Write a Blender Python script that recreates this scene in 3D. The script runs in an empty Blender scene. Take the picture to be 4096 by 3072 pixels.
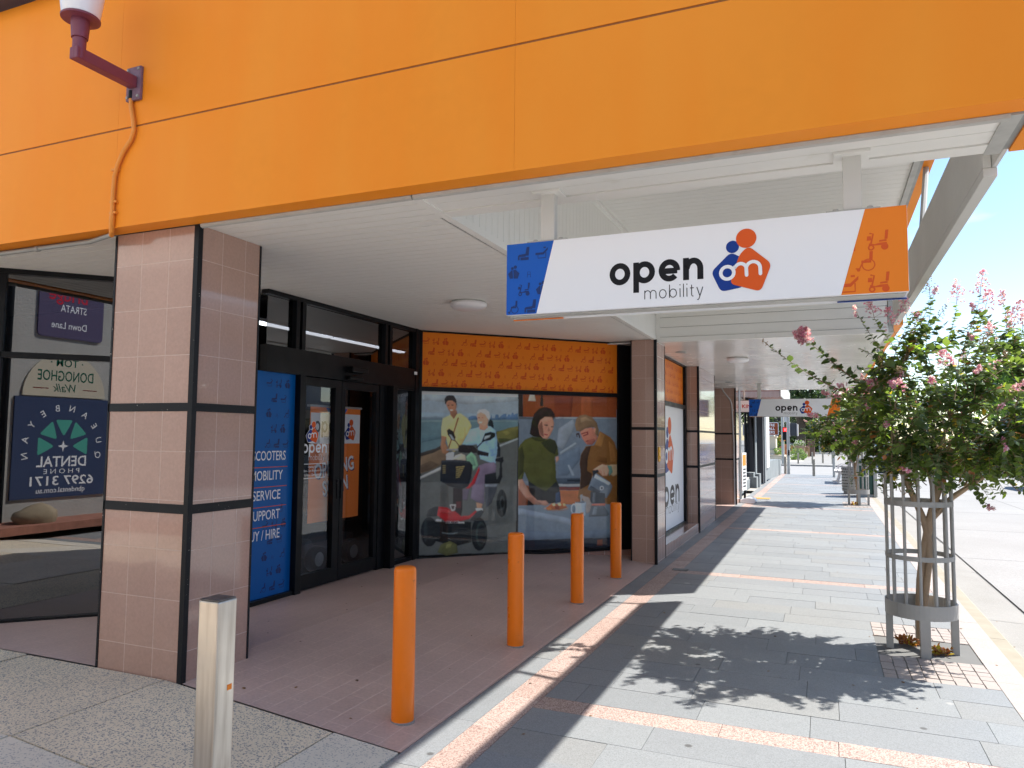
import bpy, math, random
from mathutils import Vector, Matrix
random.seed(11)
S = bpy.context.scene
COL = S.collection
R = math.radians

# ---------------------------------------------------------------- camera, sky, sun, exposure
def make_camera():
    cam = bpy.data.cameras.new('camera'); ob = bpy.data.objects.new('camera', cam); COL.objects.link(ob)
    yaw, pitch, roll = R(-22.87832), R(4.10105), R(0.52454)
    fw = Vector((math.sin(yaw)*math.cos(pitch), math.cos(yaw)*math.cos(pitch), math.sin(pitch)))
    r = Vector((math.cos(yaw), -math.sin(yaw), 0)); u = r.cross(fw)
    r2 = r*math.cos(roll)+u*math.sin(roll); u2 = -r*math.sin(roll)+u*math.cos(roll)
    M = Matrix((( r2.x, u2.x, -fw.x, 0.0), (r2.y, u2.y, -fw.y, 0.0), (r2.z, u2.z, -fw.z, 1.6), (0, 0, 0, 1)))
    ob.matrix_world = M
    cam.sensor_width = 36; cam.lens = 25.906; cam.clip_end = 2000; cam.clip_start = 0.05
    S.camera = ob
make_camera()
SUN = Vector((.73, .54, 1.0)).normalized()
EXPOSURE = 1.56
w = bpy.data.worlds.new('World'); S.world = w; w.use_nodes = True
nt = w.node_tree; bg = nt.nodes['Background']
sky = nt.nodes.new('ShaderNodeTexSky'); sky.sky_type = 'NISHITA'; sky.sun_disc = False
sky.sun_elevation = math.asin(SUN.z); sky.sun_rotation = math.atan2(SUN.x, SUN.y)
sky.air_density = 1.0; sky.dust_density = 0.4; sky.ozone_density = 1.6
tcn = nt.nodes.new('ShaderNodeTexCoord'); mpn = nt.nodes.new('ShaderNodeVectorMath'); mpn.operation = 'MULTIPLY'; mpn.inputs[1].default_value = (1, 1, 2.6)
cl = nt.nodes.new('ShaderNodeTexNoise'); cl.inputs['Scale'].default_value = 5.2; cl.inputs['Detail'].default_value = 7
nt.links.new(tcn.outputs['Generated'], mpn.inputs[0]); nt.links.new(mpn.outputs[0], cl.inputs['Vector'])
cr = nt.nodes.new('ShaderNodeMapRange'); cr.inputs[1].default_value = .63; cr.inputs[2].default_value = .80; cr.inputs[4].default_value = .5; nt.links.new(cl.outputs[0], cr.inputs[0])
cm = nt.nodes.new('ShaderNodeMix'); cm.data_type = 'RGBA'; nt.links.new(cr.outputs[0], cm.inputs[0]); hs = nt.nodes.new('ShaderNodeHueSaturation'); hs.inputs['Saturation'].default_value = 1.08; nt.links.new(sky.outputs[0], hs.inputs['Color']); nt.links.new(hs.outputs[0], cm.inputs[6]); cm.inputs[7].default_value = (7.5, 7.7, 8.0, 1)
nt.links.new(cm.outputs[2], bg.inputs[0]); bg.inputs[1].default_value = 0.085
sl = bpy.data.lights.new('sun', 'SUN'); sl.energy = 3.6; sl.angle = R(0.53); sl.color = (1.0, .955, .89)
so = bpy.data.objects.new('sun', sl); COL.objects.link(so)
so.rotation_euler = SUN.to_track_quat('Z', 'Y').to_euler(); so.location = (8, 6, 12)
S.view_settings.view_transform = 'Standard'; S.view_settings.look = 'None'
S.view_settings.exposure = EXPOSURE; S.view_settings.gamma = 1
S.render.engine = 'CYCLES'; S.cycles.max_bounces = 8; S.cycles.transparent_max_bounces = 12

# ---------------------------------------------------------------- helpers
def lin(c): return tuple((v/255/12.92 if v/255 <= .04045 else ((v/255+.055)/1.055)**2.4) for v in c)
MATS = {}
def mat(name, col, rough=.5, spec=.5, noise=None, bump=None, metal=0, speck=None, coat=0, var2=None, spots=None):
    """noise=(scale, amount) tone variation; speck=(scale, dark colour, threshold) grains; bump=(scale, strength)"""
    if name in MATS: return MATS[name]
    m = bpy.data.materials.new(name); m.use_nodes = True; t = m.node_tree; b = t.nodes['Principled BSDF']
    b.inputs['Base Color'].default_value = (*col, 1); b.inputs['Roughness'].default_value = rough
    b.inputs['Metallic'].default_value = metal
    b.inputs['Specular IOR Level'].default_value = spec
    b.inputs['Coat Weight'].default_value = coat; b.inputs['Coat Roughness'].default_value = .05
    L = t.links.new
    geo = None
    if noise or bump or speck or var2 or spots:
        geo = t.nodes.new('ShaderNodeNewGeometry')
    src = None
    def mixer(fac, a, bcol):
        x = t.nodes.new('ShaderNodeMix'); x.data_type = 'RGBA'
        L(fac, x.inputs[0])
        if isinstance(a, tuple): x.inputs[6].default_value = (*a, 1)
        else: L(a, x.inputs[6])
        x.inputs[7].default_value = (*bcol, 1)
        return x.outputs[2]
    cur = col
    if noise:
        for k, (sc, am) in enumerate(noise if isinstance(noise, list) else [noise]):
            n = t.nodes.new('ShaderNodeTexNoise'); n.inputs['Scale'].default_value = sc; n.inputs['Detail'].default_value = 5
            L(geo.outputs['Position'], n.inputs['Vector'])
            rp = t.nodes.new('ShaderNodeMapRange'); rp.inputs[1].default_value = .32; rp.inputs[2].default_value = .68
            L(n.outputs[0], rp.inputs[0])
            cur = mixer(rp.outputs[0], cur, tuple(c*(1-am) for c in col))
            if k == 0:
                r2 = t.nodes.new('ShaderNodeMapRange'); r2.inputs[1].default_value = .3; r2.inputs[2].default_value = .7
                r2.inputs[3].default_value = max(rough-.06, .02); r2.inputs[4].default_value = min(rough+.1, 1)
                L(n.outputs[0], r2.inputs[0]); L(r2.outputs[0], b.inputs['Roughness'])
    if var2:
        sc, c2, lo, hi = var2
        n = t.nodes.new('ShaderNodeTexNoise'); n.inputs['Scale'].default_value = sc; n.inputs['Detail'].default_value = 7
        L(geo.outputs['Position'], n.inputs['Vector'])
        rp = t.nodes.new('ShaderNodeMapRange'); rp.inputs[1].default_value = lo; rp.inputs[2].default_value = hi
        L(n.outputs[0], rp.inputs[0]); cur = mixer(rp.outputs[0], cur, c2)
    if speck:
        sc, dc, th = speck
        v = t.nodes.new('ShaderNodeTexVoronoi'); v.inputs['Scale'].default_value = sc
        L(geo.outputs['Position'], v.inputs['Vector'])
        sp = t.nodes.new('ShaderNodeSeparateColor'); L(v.outputs['Color'], sp.inputs[0])
        rp = t.nodes.new('ShaderNodeMapRange'); rp.inputs[1].default_value = th; rp.inputs[2].default_value = min(th+.12, 1)
        L(sp.outputs[0], rp.inputs[0]); cur = mixer(rp.outputs[0], cur, dc)
    for sc, rad, dc in (spots or []):
        v = t.nodes.new('ShaderNodeTexVoronoi'); v.inputs['Scale'].default_value = sc; L(geo.outputs['Position'], v.inputs['Vector'])
        rp = t.nodes.new('ShaderNodeMapRange'); rp.inputs[1].default_value = rad; rp.inputs[2].default_value = rad*1.5; rp.inputs[3].default_value = 1; rp.inputs[4].default_value = 0
        L(v.outputs['Distance'], rp.inputs[0]); cur = mixer(rp.outputs[0], cur, dc)
    if not isinstance(cur, tuple): L(cur, b.inputs['Base Color'])
    if bump:
        n = t.nodes.new('ShaderNodeTexNoise'); n.inputs['Scale'].default_value = bump[0]; n.inputs['Detail'].default_value = 6
        L(geo.outputs['Position'], n.inputs['Vector'])
        bm = t.nodes.new('ShaderNodeBump'); bm.inputs['Strength'].default_value = bump[1]; bm.inputs['Distance'].default_value = .01
        L(n.outputs[0], bm.inputs['Height']); L(bm.outputs[0], b.inputs['Normal'])
    MATS[name] = m; return m

def brick_mat(name, c1, c2, cm, uv, ou, ov, bw, bh, mortar, offset=0., rough=.2, bumpd=.3, grain=60, ramt=.1, coat=0):
    """grid of tiles laid in world metres; uv picks the two world axes ('xz','yz','yx')"""
    if name in MATS: return MATS[name]
    m = bpy.data.materials.new(name); m.use_nodes = True; t = m.node_tree; b = t.nodes['Principled BSDF']; L = t.links.new
    geo = t.nodes.new('ShaderNodeNewGeometry'); sp = t.nodes.new('ShaderNodeSeparateXYZ'); L(geo.outputs['Position'], sp.inputs[0])
    cb = t.nodes.new('ShaderNodeCombineXYZ')
    for i, (ax, o) in enumerate(zip(uv, (ou, ov))):
        a = t.nodes.new('ShaderNodeMath'); a.operation = 'SUBTRACT'; a.inputs[1].default_value = o-50*(bw if i == 0 else 2*bh)
        L(sp.outputs['XYZ'['xyz'.index(ax)]], a.inputs[0]); L(a.outputs[0], cb.inputs[i])
    k = t.nodes.new('ShaderNodeTexBrick'); L(cb.outputs[0], k.inputs['Vector'])
    k.offset = offset; k.squash = 1; k.inputs['Scale'].default_value = 1
    k.inputs['Color1'].default_value = (*c1, 1); k.inputs['Color2'].default_value = (*c2, 1); k.inputs['Mortar'].default_value = (*cm, 1)
    k.inputs['Mortar Size'].default_value = mortar; k.inputs['Mortar Smooth'].default_value = .1; k.inputs['Bias'].default_value = 0
    k.inputs['Brick Width'].default_value = bw; k.inputs['Row Height'].default_value = bh
    n = t.nodes.new('ShaderNodeTexNoise'); n.inputs['Scale'].default_value = grain; n.inputs['Detail'].default_value = 4
    L(geo.outputs['Position'], n.inputs['Vector'])
    n2 = t.nodes.new('ShaderNodeTexNoise'); n2.inputs['Scale'].default_value = 1.3; n2.inputs['Detail'].default_value = 5
    L(geo.outputs['Position'], n2.inputs['Vector'])
    add = t.nodes.new('ShaderNodeMath'); add.operation = 'ADD'; L(n.outputs[0], add.inputs[0]); L(n2.outputs[0], add.inputs[1])
    rp = t.nodes.new('ShaderNodeMapRange'); rp.inputs[1].default_value = .7; rp.inputs[2].default_value = 1.3
    rp.inputs[3].default_value = 1-ramt; rp.inputs[4].default_value = 1+ramt; L(add.outputs[0], rp.inputs[0])
    x = t.nodes.new('ShaderNodeMix'); x.data_type = 'RGBA'; x.blend_type = 'MULTIPLY'; x.inputs[0].default_value = 1
    L(k.outputs['Color'], x.inputs[6]); L(rp.outputs[0], x.inputs[7]); L(x.outputs[2], b.inputs['Base Color'])
    b.inputs['Coat Weight'].default_value = coat; b.inputs['Coat Roughness'].default_value = .04
    rr = t.nodes.new('ShaderNodeMapRange'); rr.inputs[3].default_value = rough; rr.inputs[4].default_value = rough+.35; L(k.outputs['Fac'], rr.inputs[0])
    L(rr.outputs[0], b.inputs['Roughness'])
    bm = t.nodes.new('ShaderNodeBump'); bm.invert = True; bm.inputs['Strength'].default_value = bumpd; bm.inputs['Distance'].default_value = .004
    L(k.outputs['Fac'], bm.inputs['Height']); L(bm.outputs[0], b.inputs['Normal'])
    MATS[name] = m; return m

def glass_mat(name, tint, ior, rough=.0):
    if name in MATS: return MATS[name]
    m = bpy.data.materials.new(name); m.use_nodes = True; t = m.node_tree; L = t.links.new
    t.nodes.remove(t.nodes['Principled BSDF']); out = t.nodes['Material Output']
    fr = t.nodes.new('ShaderNodeFresnel'); fr.inputs[0].default_value = ior
    tr = t.nodes.new('ShaderNodeBsdfTransparent'); tr.inputs[0].default_value = (*tint, 1)
    gl = t.nodes.new('ShaderNodeBsdfGlossy'); gl.inputs['Roughness'].default_value = rough; gl.inputs[0].default_value = (.95, .97, 1, 1)
    ge = t.nodes.new('ShaderNodeNewGeometry'); om = t.nodes.new('ShaderNodeMath'); om.operation = 'SUBTRACT'; om.inputs[0].default_value = 1; L(ge.outputs['Backfacing'], om.inputs[1])
    mu = t.nodes.new('ShaderNodeMath'); mu.operation = 'MULTIPLY'; L(fr.outputs[0], mu.inputs[0]); L(om.outputs[0], mu.inputs[1])
    mx = t.nodes.new('ShaderNodeMixShader'); L(mu.outputs[0], mx.inputs[0]); L(tr.outputs[0], mx.inputs[1]); L(gl.outputs[0], mx.inputs[2])
    L(mx.outputs[0], out.inputs[0]); MATS[name] = m; return m

def emit_mat(name, col, strength):
    if name in MATS: return MATS[name]
    m = bpy.data.materials.new(name); m.use_nodes = True; b = m.node_tree.nodes['Principled BSDF']
    b.inputs['Base Color'].default_value = (*col, 1); b.inputs['Emission Color'].default_value = (*col, 1)
    b.inputs['Emission Strength'].default_value = strength; MATS[name] = m; return m

def leaf_mat(name, col, trans=.35, rough=.38):
    if name in MATS: return MATS[name]
    m = bpy.data.materials.new(name); m.use_nodes = True; t = m.node_tree; L = t.links.new; b = t.nodes['Principled BSDF']
    geo = t.nodes.new('ShaderNodeNewGeometry')
    n = t.nodes.new('ShaderNodeTexNoise'); n.inputs['Scale'].default_value = 9; L(geo.outputs['Position'], n.inputs['Vector'])
    rp = t.nodes.new('ShaderNodeMapRange'); rp.inputs[1].default_value = .3; rp.inputs[2].default_value = .7; L(n.outputs[0], rp.inputs[0])
    x = t.nodes.new('ShaderNodeMix'); x.data_type = 'RGBA'; L(rp.outputs[0], x.inputs[0])
    x.inputs[6].default_value = (*col, 1); x.inputs[7].default_value = (col[0]*.62, col[1]*.66, col[2]*.7, 1)
    L(x.outputs[2], b.inputs['Base Color']); b.inputs['Roughness'].default_value = rough; b.inputs['Specular IOR Level'].default_value = .45
    tl = t.nodes.new('ShaderNodeBsdfTranslucent'); tl.inputs[0].default_value = (min(col[0]*2.2, 1), min(col[1]*2.2, 1), col[2]*1.1, 1)
    mx = t.nodes.new('ShaderNodeMixShader'); mx.inputs[0].default_value = trans
    L(b.outputs[0], mx.inputs[1]); L(tl.outputs[0], mx.inputs[2]); L(mx.outputs[0], t.nodes['Material Output'].inputs[0])
    MATS[name] = m; return m

def tag(o, label=None, cat=None, group=None, kind=None):
    if label: o['label'] = label
    if cat: o['category'] = cat
    if group: o['group'] = group
    if kind: o['kind'] = kind
    return o
def thing(name, loc, label, cat, group=None):
    o = bpy.data.objects.new(name, None); COL.objects.link(o); o.location = loc; o.empty_display_size = .1
    return tag(o, label, cat, group)
def wloc(o):
    p = Vector((0, 0, 0))
    while o: p += Vector(o.location); o = o.parent
    return p
def dup(o, loc=None, rotz=None, label=None, parent=None):
    c = o.copy(); COL.objects.link(c)
    if parent: c.parent = parent; c.matrix_parent_inverse = o.matrix_parent_inverse.copy()
    if loc is not None: c.location = loc
    if rotz is not None: c.rotation_euler = (0, 0, rotz)
    if label: c['label'] = label
    for ch in list(o.children): dup(ch, parent=c)
    return c

class MB:
    def __init__(s): s.v = []; s.f = []; s.mi = []
    def add(s, vs, fs, m=0):
        b = len(s.v); s.v += [tuple(v) for v in vs]; s.f += [tuple(b+i for i in f) for f in fs]; s.mi += [m]*len(fs); return s
    def box(s, x0, x1, y0, y1, z0, z1, m=0):
        vs = [(x0,y0,z0),(x1,y0,z0),(x1,y1,z0),(x0,y1,z0),(x0,y0,z1),(x1,y0,z1),(x1,y1,z1),(x0,y1,z1)]
        return s.add(vs, [(0,3,2,1),(4,5,6,7),(0,1,5,4),(1,2,6,5),(2,3,7,6),(3,0,4,7)], m)
    def poly(s, pts, m=0): return s.add(pts, [tuple(range(len(pts)))], m)
    def obox(s, O, U, V, N, a0, a1, b0, b1, n0, n1, m=0):
        """box in an oriented frame: a along U, b along V, n along N"""
        P = lambda a, b, n: tuple(O+U*a+V*b+N*n)
        vs = [P(a0,b0,n0),P(a1,b0,n0),P(a1,b0,n1),P(a0,b0,n1),P(a0,b1,n0),P(a1,b1,n0),P(a1,b1,n1),P(a0,b1,n1)]
        fs = [(0,3,2,1),(4,5,6,7),(0,1,5,4),(1,2,6,5),(2,3,7,6),(3,0,4,7)]
        if U.cross(N).dot(V) < 0: fs = [f[::-1] for f in fs]
        return s.add(vs, fs, m)
    def prism(s, pts, d, m=0):
        n = len(pts); d = Vector(d); q = [Vector(p) for p in pts]
        return s.add([tuple(p) for p in q]+[tuple(p+d) for p in q], [tuple(range(n))[::-1], tuple(range(n, 2*n))]+[(i,(i+1)%n,n+(i+1)%n,n+i) for i in range(n)], m)
    def tube(s, path, r, n=8, m=0, cap=True):
        P = [Vector(p) for p in path]; k = len(P); rs = r if isinstance(r, (list, tuple)) else [r]*k
        vs = []; up = None
        for i in range(k):
            d = (P[min(i+1,k-1)]-P[max(i-1,0)]).normalized()
            if up is None: up = Vector((0,0,1)) if abs(d.z) < .9 else Vector((1,0,0))
            a = d.cross(up).normalized(); b = a.cross(d).normalized(); up = b
            for j in range(n):
                t = 2*math.pi*j/n; vs.append(tuple(P[i]+(a*math.cos(t)+b*math.sin(t))*rs[i]))
        fs = [(i*n+j, i*n+(j+1)%n, (i+1)*n+(j+1)%n, (i+1)*n+j) for i in range(k-1) for j in range(n)]
        if cap: fs += [tuple(range(n))[::-1], tuple((k-1)*n+j for j in range(n))]
        return s.add(vs, fs, m)
    def lathe(s, c, prof, n=24, m=0, axis='z'):
        c = Vector(c); vs = []; k = len(prof)
        for r, z in prof:
            for j in range(n):
                t = 2*math.pi*j/n
                q = Vector((r*math.cos(t), r*math.sin(t), z))
                if axis == 'y': q = Vector((q.x, q.z, q.y))
                if axis == 'x': q = Vector((q.z, q.x, q.y))
                vs.append(tuple(c+q))
        fs = [(i*n+j, i*n+(j+1)%n, (i+1)*n+(j+1)%n, (i+1)*n+j) for i in range(k-1) for j in range(n)]
        fs += [tuple(range(n))[::-1], tuple((k-1)*n+j for j in range(n))]
        return s.add(vs, fs, m)
    def build(s, name, mats, parent=None, label=None, cat=None, group=None, kind=None, smooth=False, bevel=0, recalc=False):
        me = bpy.data.meshes.new(name); off = wloc(parent) if parent else Vector((0,0,0))
        me.from_pydata([tuple(Vector(v)-off) for v in s.v], [], s.f)
        for mm in (mats if isinstance(mats, list) else [mats]): me.materials.append(mm)
        me.polygons.foreach_set('material_index', s.mi)
        if smooth: me.polygons.foreach_set('use_smooth', [True]*len(me.polygons))
        me.update()
        if recalc:
            import bmesh
            bm = bmesh.new(); bm.from_mesh(me); bmesh.ops.recalc_face_normals(bm, faces=bm.faces); bm.to_mesh(me); bm.free()
        o = bpy.data.objects.new(name, me); COL.objects.link(o)
        if parent: o.parent = parent
        if smooth and smooth != 'all':
            try: me.set_sharp_from_angle(angle=R(40))
            except Exception: pass
        if bevel:
            md = o.modifiers.new('bevel', 'BEVEL'); md.width = bevel; md.segments = 2; md.limit_method = 'ANGLE'
        return tag(o, label, cat, group, kind)

# flat printed graphics: polygons laid in the plane of a panel, each layer a fraction of a millimetre proud of the one below
class Print:
    def __init__(s, O, U, V, N, step=.0009):
        s.O, s.U, s.V, s.N = Vector(O), Vector(U).normalized(), Vector(V).normalized(), Vector(N).normalized()
        s.mb = MB(); s.mats = []; s.step = step; s.k = 0; s.flip = (s.U.cross(s.V)).dot(s.N) < 0
    def mi(s, m):
        if m not in s.mats: s.mats.append(m)
        return s.mats.index(m)
    def P(s, a, b, layer): return tuple(s.O+s.U*a+s.V*b+s.N*(s.step*(layer+1)+s.k*4e-6))
    def faces(s, pts, fs, m, layer=0):
        s.k += 1; s.mb.add([s.P(a, b, layer) for a, b in pts], [f[::-1] for f in fs] if s.flip else fs, s.mi(m))
    def poly(s, pts, m, layer=0):
        ar = sum(pts[i-1][0]*pts[i][1]-pts[i][0]*pts[i-1][1] for i in range(len(pts)))
        f = tuple(range(len(pts)))
        if ar < 0: f = f[::-1]
        s.faces(pts, [f], m, layer)
    def rect(s, a0, a1, b0, b1, m, layer=0): s.poly([(a0,b0),(a1,b0),(a1,b1),(a0,b1)], m, layer)
    def circle(s, a, b, r, m, layer=0, n=24, ry=None): s.poly([(a+r*math.cos(2*math.pi*i/n), b+(ry or r)*math.sin(2*math.pi*i/n)) for i in range(n)], m, layer)
    def stroke(s, path, w, m, layer=0, closed=False):
        n = len(path); L = []; Rr = []
        for i in range(n):
            if closed: p, q = path[i-1], path[(i+1) % n]
            else: p, q = path[max(i-1,0)], path[min(i+1,n-1)]
            dx, dy = q[0]-p[0], q[1]-p[1]; d = math.hypot(dx, dy) or 1
            nx, ny = -dy/d*w/2, dx/d*w/2
            L.append((path[i][0]+nx, path[i][1]+ny)); Rr.append((path[i][0]-nx, path[i][1]-ny))
        k = n if closed else n-1
        fs = [(n+i, n+(i+1)%n, (i+1)%n, i) for i in range(k)]
        s.faces(L+Rr, fs, m, layer)
    def text(s, body, a, b, size, m, layer=0, bold=0., align='LEFT', width=None, rot=0, shear=0):
        vs, fs = text_mesh(body, bold, align)
        if not vs: return
        xs = [v[0] for v in vs]; k = size; kx = size
        if width: kx = width/(max(xs)-min(xs))
        c, sn = math.cos(rot), math.sin(rot)
        s.faces([(a+(x*kx+shear*y*k)*c-y*k*sn, b+(x*kx+shear*y*k)*sn+y*k*c) for x, y in vs], fs, m, layer)
    def build(s, name, parent=None, **kw): return s.mb.build(name, s.mats, parent, **kw)

TXT = {}
def text_mesh(body, bold, align):
    key = (body, bold, align)
    if key in TXT: return TXT[key]
    cu = bpy.data.curves.new('t', 'FONT'); cu.body = body; cu.align_x = align; cu.size = 1; cu.offset = bold; cu.resolution_u = 3; cu.fill_mode = 'FRONT'
    ob = bpy.data.objects.new('t', cu); COL.objects.link(ob)
    dg = bpy.context.evaluated_depsgraph_get(); dg.update()
    me = bpy.data.meshes.new_from_object(ob.evaluated_get(dg))
    vs = [(v.co.x, v.co.y) for v in me.vertices]; fs = []
    for p in me.polygons:
        f = tuple(p.vertices); ar = sum(vs[f[i-1]][0]*vs[f[i]][1]-vs[f[i]][0]*vs[f[i-1]][1] for i in range(len(f)))
        fs.append(f if ar > 0 else f[::-1])
    bpy.data.objects.remove(ob); bpy.data.curves.remove(cu); bpy.data.meshes.remove(me)
    TXT[key] = (vs, fs); return TXT[key]

def arc(cx, cy, r, a0, a1, n=14, ry=None): return [(cx+r*math.cos(R(a0+(a1-a0)*i/n)), cy+(ry or r)*math.sin(R(a0+(a1-a0)*i/n))) for i in range(n+1)]
# geometric sans lettering: strokes in units of the x-height (x-height = 1)
def glyph(ch, w):
    h = w/2; r = .5-h+.0; o = .5
    if ch == 'o': return [(arc(o+.03, .5, .5-h+.03, 0, 345, 23), True)], 1.06
    if ch == 'p': return [([(h, .98), (h, -.42)], False), (arc(.56, .5, .5-h+.02, 0, 345, 23), True)], 1.1
    if ch == 'b': return [([(h, 1.48), (h, .0)], False), (arc(.56, .5, .5-h+.02, 0, 345, 23), True)], 1.1
    if ch == 'e': return [([(.06+h, .5-h*.2), (1.0-h*.6, .5-h*.2)], False), (arc(.53, .5, .5-h+.02, -4, 318, 26), False)], 1.04
    if ch == 'n': return [([(h, 1), (h, 0)], False), ([(h, .55)]+arc(.5, 1-h-.36+.0, .5-h-.04, 170, 0, 12, .36)+[(1-h-.04, 0)], False)], .96
    if ch == 'm': return [([(h, 1), (h, 0)], False), ([(h, .55)]+arc(.46, .64-h*.6, .46-h, 170, 0, 12, .36)+[(.92-h, 0)], False), ([(.92-h, .55)]+arc(1.38-2*h, .64-h*.6, .46-h, 170, 0, 12, .36)+[(1.84-3*h, 0)], False)], 1.84-2*h
    if ch == 'i': return [([(h, 1), (h, 0)], False), ([(h, 1.32), (h, 1.32+max(w*1.2, .12))], False)], w
    if ch == 'l': return [([(h, 1.48), (h, 0)], False)], w
    if ch == 't': return [([(.22, 1.3), (.22, .22)]+arc(.22+.2, .22, .2, 180, 285, 6), False), ([(0, 1-h), (.52, 1-h)], False)], .54
    if ch == 'y': return [([(h*.6, 1), (.44, .0)], False), ([(.88-h*.6, 1), (.44, 0), (.3, -.32)]+[(.2, -.4), (.06, -.38)], False)], .88
    return [], .4
def lettering(pr, word, a, b, xh, m, layer, w, gap, width=None):
    gl = [glyph(c, w) for c in word]; tot = sum(g[1] for g in gl)+gap*(len(gl)-1)
    kx = width/tot if width else xh; x = 0
    for g, ww in gl:
        for path, closed in g:
            pr.stroke([(a+(x+p)*kx, b+q*xh) for p, q in path], w*min(kx, xh), m, layer, closed)
        x += ww+gap

def round_poly(pts, r, n=5):
    out = []; k = len(pts)
    for i in range(k):
        p0, p, p1 = Vector(pts[i-1]), Vector(pts[i]), Vector(pts[(i+1) % k])
        a = (p0-p).normalized(); b = (p1-p).normalized(); A = p+a*r; B = p+b*r
        for j in range(n+1):
            t = j/n; q = A*(1-t)**2+p*2*t*(1-t)+B*t**2; out.append((q.x, q.y))
    return out
def emblem(pr, a, b, wd, layer=1, outline=False):
    """two-figure emblem; a,b = left/bottom, wd = width in metres"""
    k = wd/3.6; f = lambda x, y: (a+(x-2.43)*k, b+(12.05-y)*k)
    T = lambda L: [f(*p) for p in L]
    blue, org, wh = P_BLUE, P_ORED, P_WHITE
    if outline:
        pr.poly(T(round_poly([(3.5,9.3),(2.2,10.72),(2.9,12.15),(3.3,12.15),(5.0,12.2),(5.7,12.0),(6.2,10.4),(4.75,9.05)], .3)), wh, layer)
        pr.circle(*f(3.70, 9.07), .52*k, wh, layer); pr.circle(*f(4.58, 8.57), .74*k, wh, layer)
    pr.circle(*f(3.70, 9.07), .42*k, blue, layer+1); pr.circle(*f(4.58, 8.57), .65*k, org, layer+1)
    pr.poly(T(round_poly([(3.58,9.42),(2.3,10.66),(2.92,12.05),(4.4,11.82),(4.45,9.95)], .34)), blue, layer+1)
    pr.poly(T(round_poly([(4.72,9.1),(6.15,10.4),(5.45,12.2),(3.5,11.55),(4.15,9.6)], .36)), org, layer+2)
    W = .23*k
    pr.stroke(T(arc(3.35, 10.8, .42, 0, 345, 23)), W, wh, layer+3, True)
    pr.stroke(T([(3.72,10.62),(3.85,10.42)]+arc(4.2, 10.62, .37, 200, 350, 9)+[(4.58,11.05)]), W, wh, layer+4)
    pr.stroke(T([(4.57,10.7)]+arc(5.0, 10.62, .44, 190, 355, 9)+[(5.45,11.02)]), W, wh, layer+5)
    pr.circle(*f(4.58, 11.05), .115*k, wh, layer+4, 10); pr.circle(*f(5.45, 11.02), .115*k, wh, layer+5, 10)

# small pictograms used on the printed bands (unit square)
def icon(pr, kind, a, b, s, m, layer):
    f = lambda L: [(a+x*s, b+y*s) for x, y in L]
    if kind == 0:      # mobility scooter
        pr.stroke(f(arc(.2, .15, .11, 0, 340, 10)), .07*s, m, layer, True); pr.circle(a+.78*s, b+.16*s, .16*s, m, layer, 10)
        pr.poly(f([(.1,.24),(.9,.24),(.86,.36),(.6,.36),(.34,.3),(.12,.36)]), m, layer)
        pr.poly(f([(.55,.4),(.86,.42),(.86,.5),(.55,.48)]), m, layer); pr.poly(f([(.78,.52),(.9,.52),(.95,.95),(.82,.95)]), m, layer)
        pr.stroke(f([(.2,.34),(.3,.8),(.14,.84)]), .07*s, m, layer); pr.poly(f([(.02,.5),(.22,.5),(.2,.7),(.04,.7)]), m, layer)
    elif kind == 1:    # wheelchair
        pr.stroke(f(arc(.6, .34, .27, 0, 345, 14)), .05*s, m, layer, True); pr.circle(a+.17*s, b+.12*s, .08*s, m, layer, 8)
        pr.poly(f([(.3,.44),(.72,.44),(.72,.56),(.3,.56)]), m, layer); pr.poly(f([(.64,.58),(.78,.58),(.8,.98),(.66,.98)]), m, layer)
        pr.stroke(f([(.34,.44),(.22,.18),(.05,.18)]), .06*s, m, layer)
    elif kind == 2:    # bed
        pr.poly(f([(.0,.34),(.62,.34),(.95,.68),(.95,.84),(.58,.5),(.0,.5)]), m, layer); pr.stroke(f([(.2,.32),(.2,.1),(.8,.1),(.8,.5)]), .06*s, m, layer)
        pr.poly(f([(.62,.8),(.8,.8),(.8,.9),(.62,.9)]), m, layer)
    elif kind == 3:    # recliner
        pr.poly(f([(.06,.3),(.6,.3),(.62,.52),(.06,.46)]), m, layer); pr.poly(f([(.56,.36),(.84,.36),(.9,1.0),(.68,1.0)]), m, layer)
        pr.poly(f([(.2,.05),(.84,.05),(.84,.26),(.2,.26)]), m, layer); pr.poly(f([(.0,.06),(.14,.1),(.1,.42),(.0,.4)]), m, layer)
    elif kind == 4:    # emblem in one colour
        pr.circle(a+.38*s, b+.8*s, .11*s, m, layer, 10); pr.circle(a+.62*s, b+.88*s, .13*s, m, layer, 10)
        pr.poly(f([(.05,.42),(.34,.68),(.4,.66),(.44,.05),(.2,.05)]), m, layer); pr.poly(f([(.5,.05),(.46,.66),(.62,.7),(.95,.4),(.8,.02)]), m, layer)
    else:              # walking frame
        pr.stroke(f([(.3,.05),(.36,.7),(.64,.7),(.7,.05)]), .05*s, m, layer); pr.stroke(f([(.33,.4),(.67,.4)]), .05*s, m, layer)
def pattern(pr, a0, a1, b0, b1, s, gx, gy, m, layer, inside=lambda x, y: True, seq=(1,3,2,0,4,5)):
    rows = int((b1-b0)/gy)+1; k = 0
    for j in range(rows):
        x = a0-(.4*gx if j % 2 else 0); i = 0
        while x < a1:
            y = b0+j*gy
            if x >= a0-.001 and x+s <= a1+.001 and y+s <= b1+.001 and inside(x+s/2, y+s/2): icon(pr, seq[(i+2*j) % len(seq)], x, y, s*(.6 if seq[(i+2*j) % len(seq)] == 5 else .92), m, layer)
            x += gx; i += 1

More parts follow.
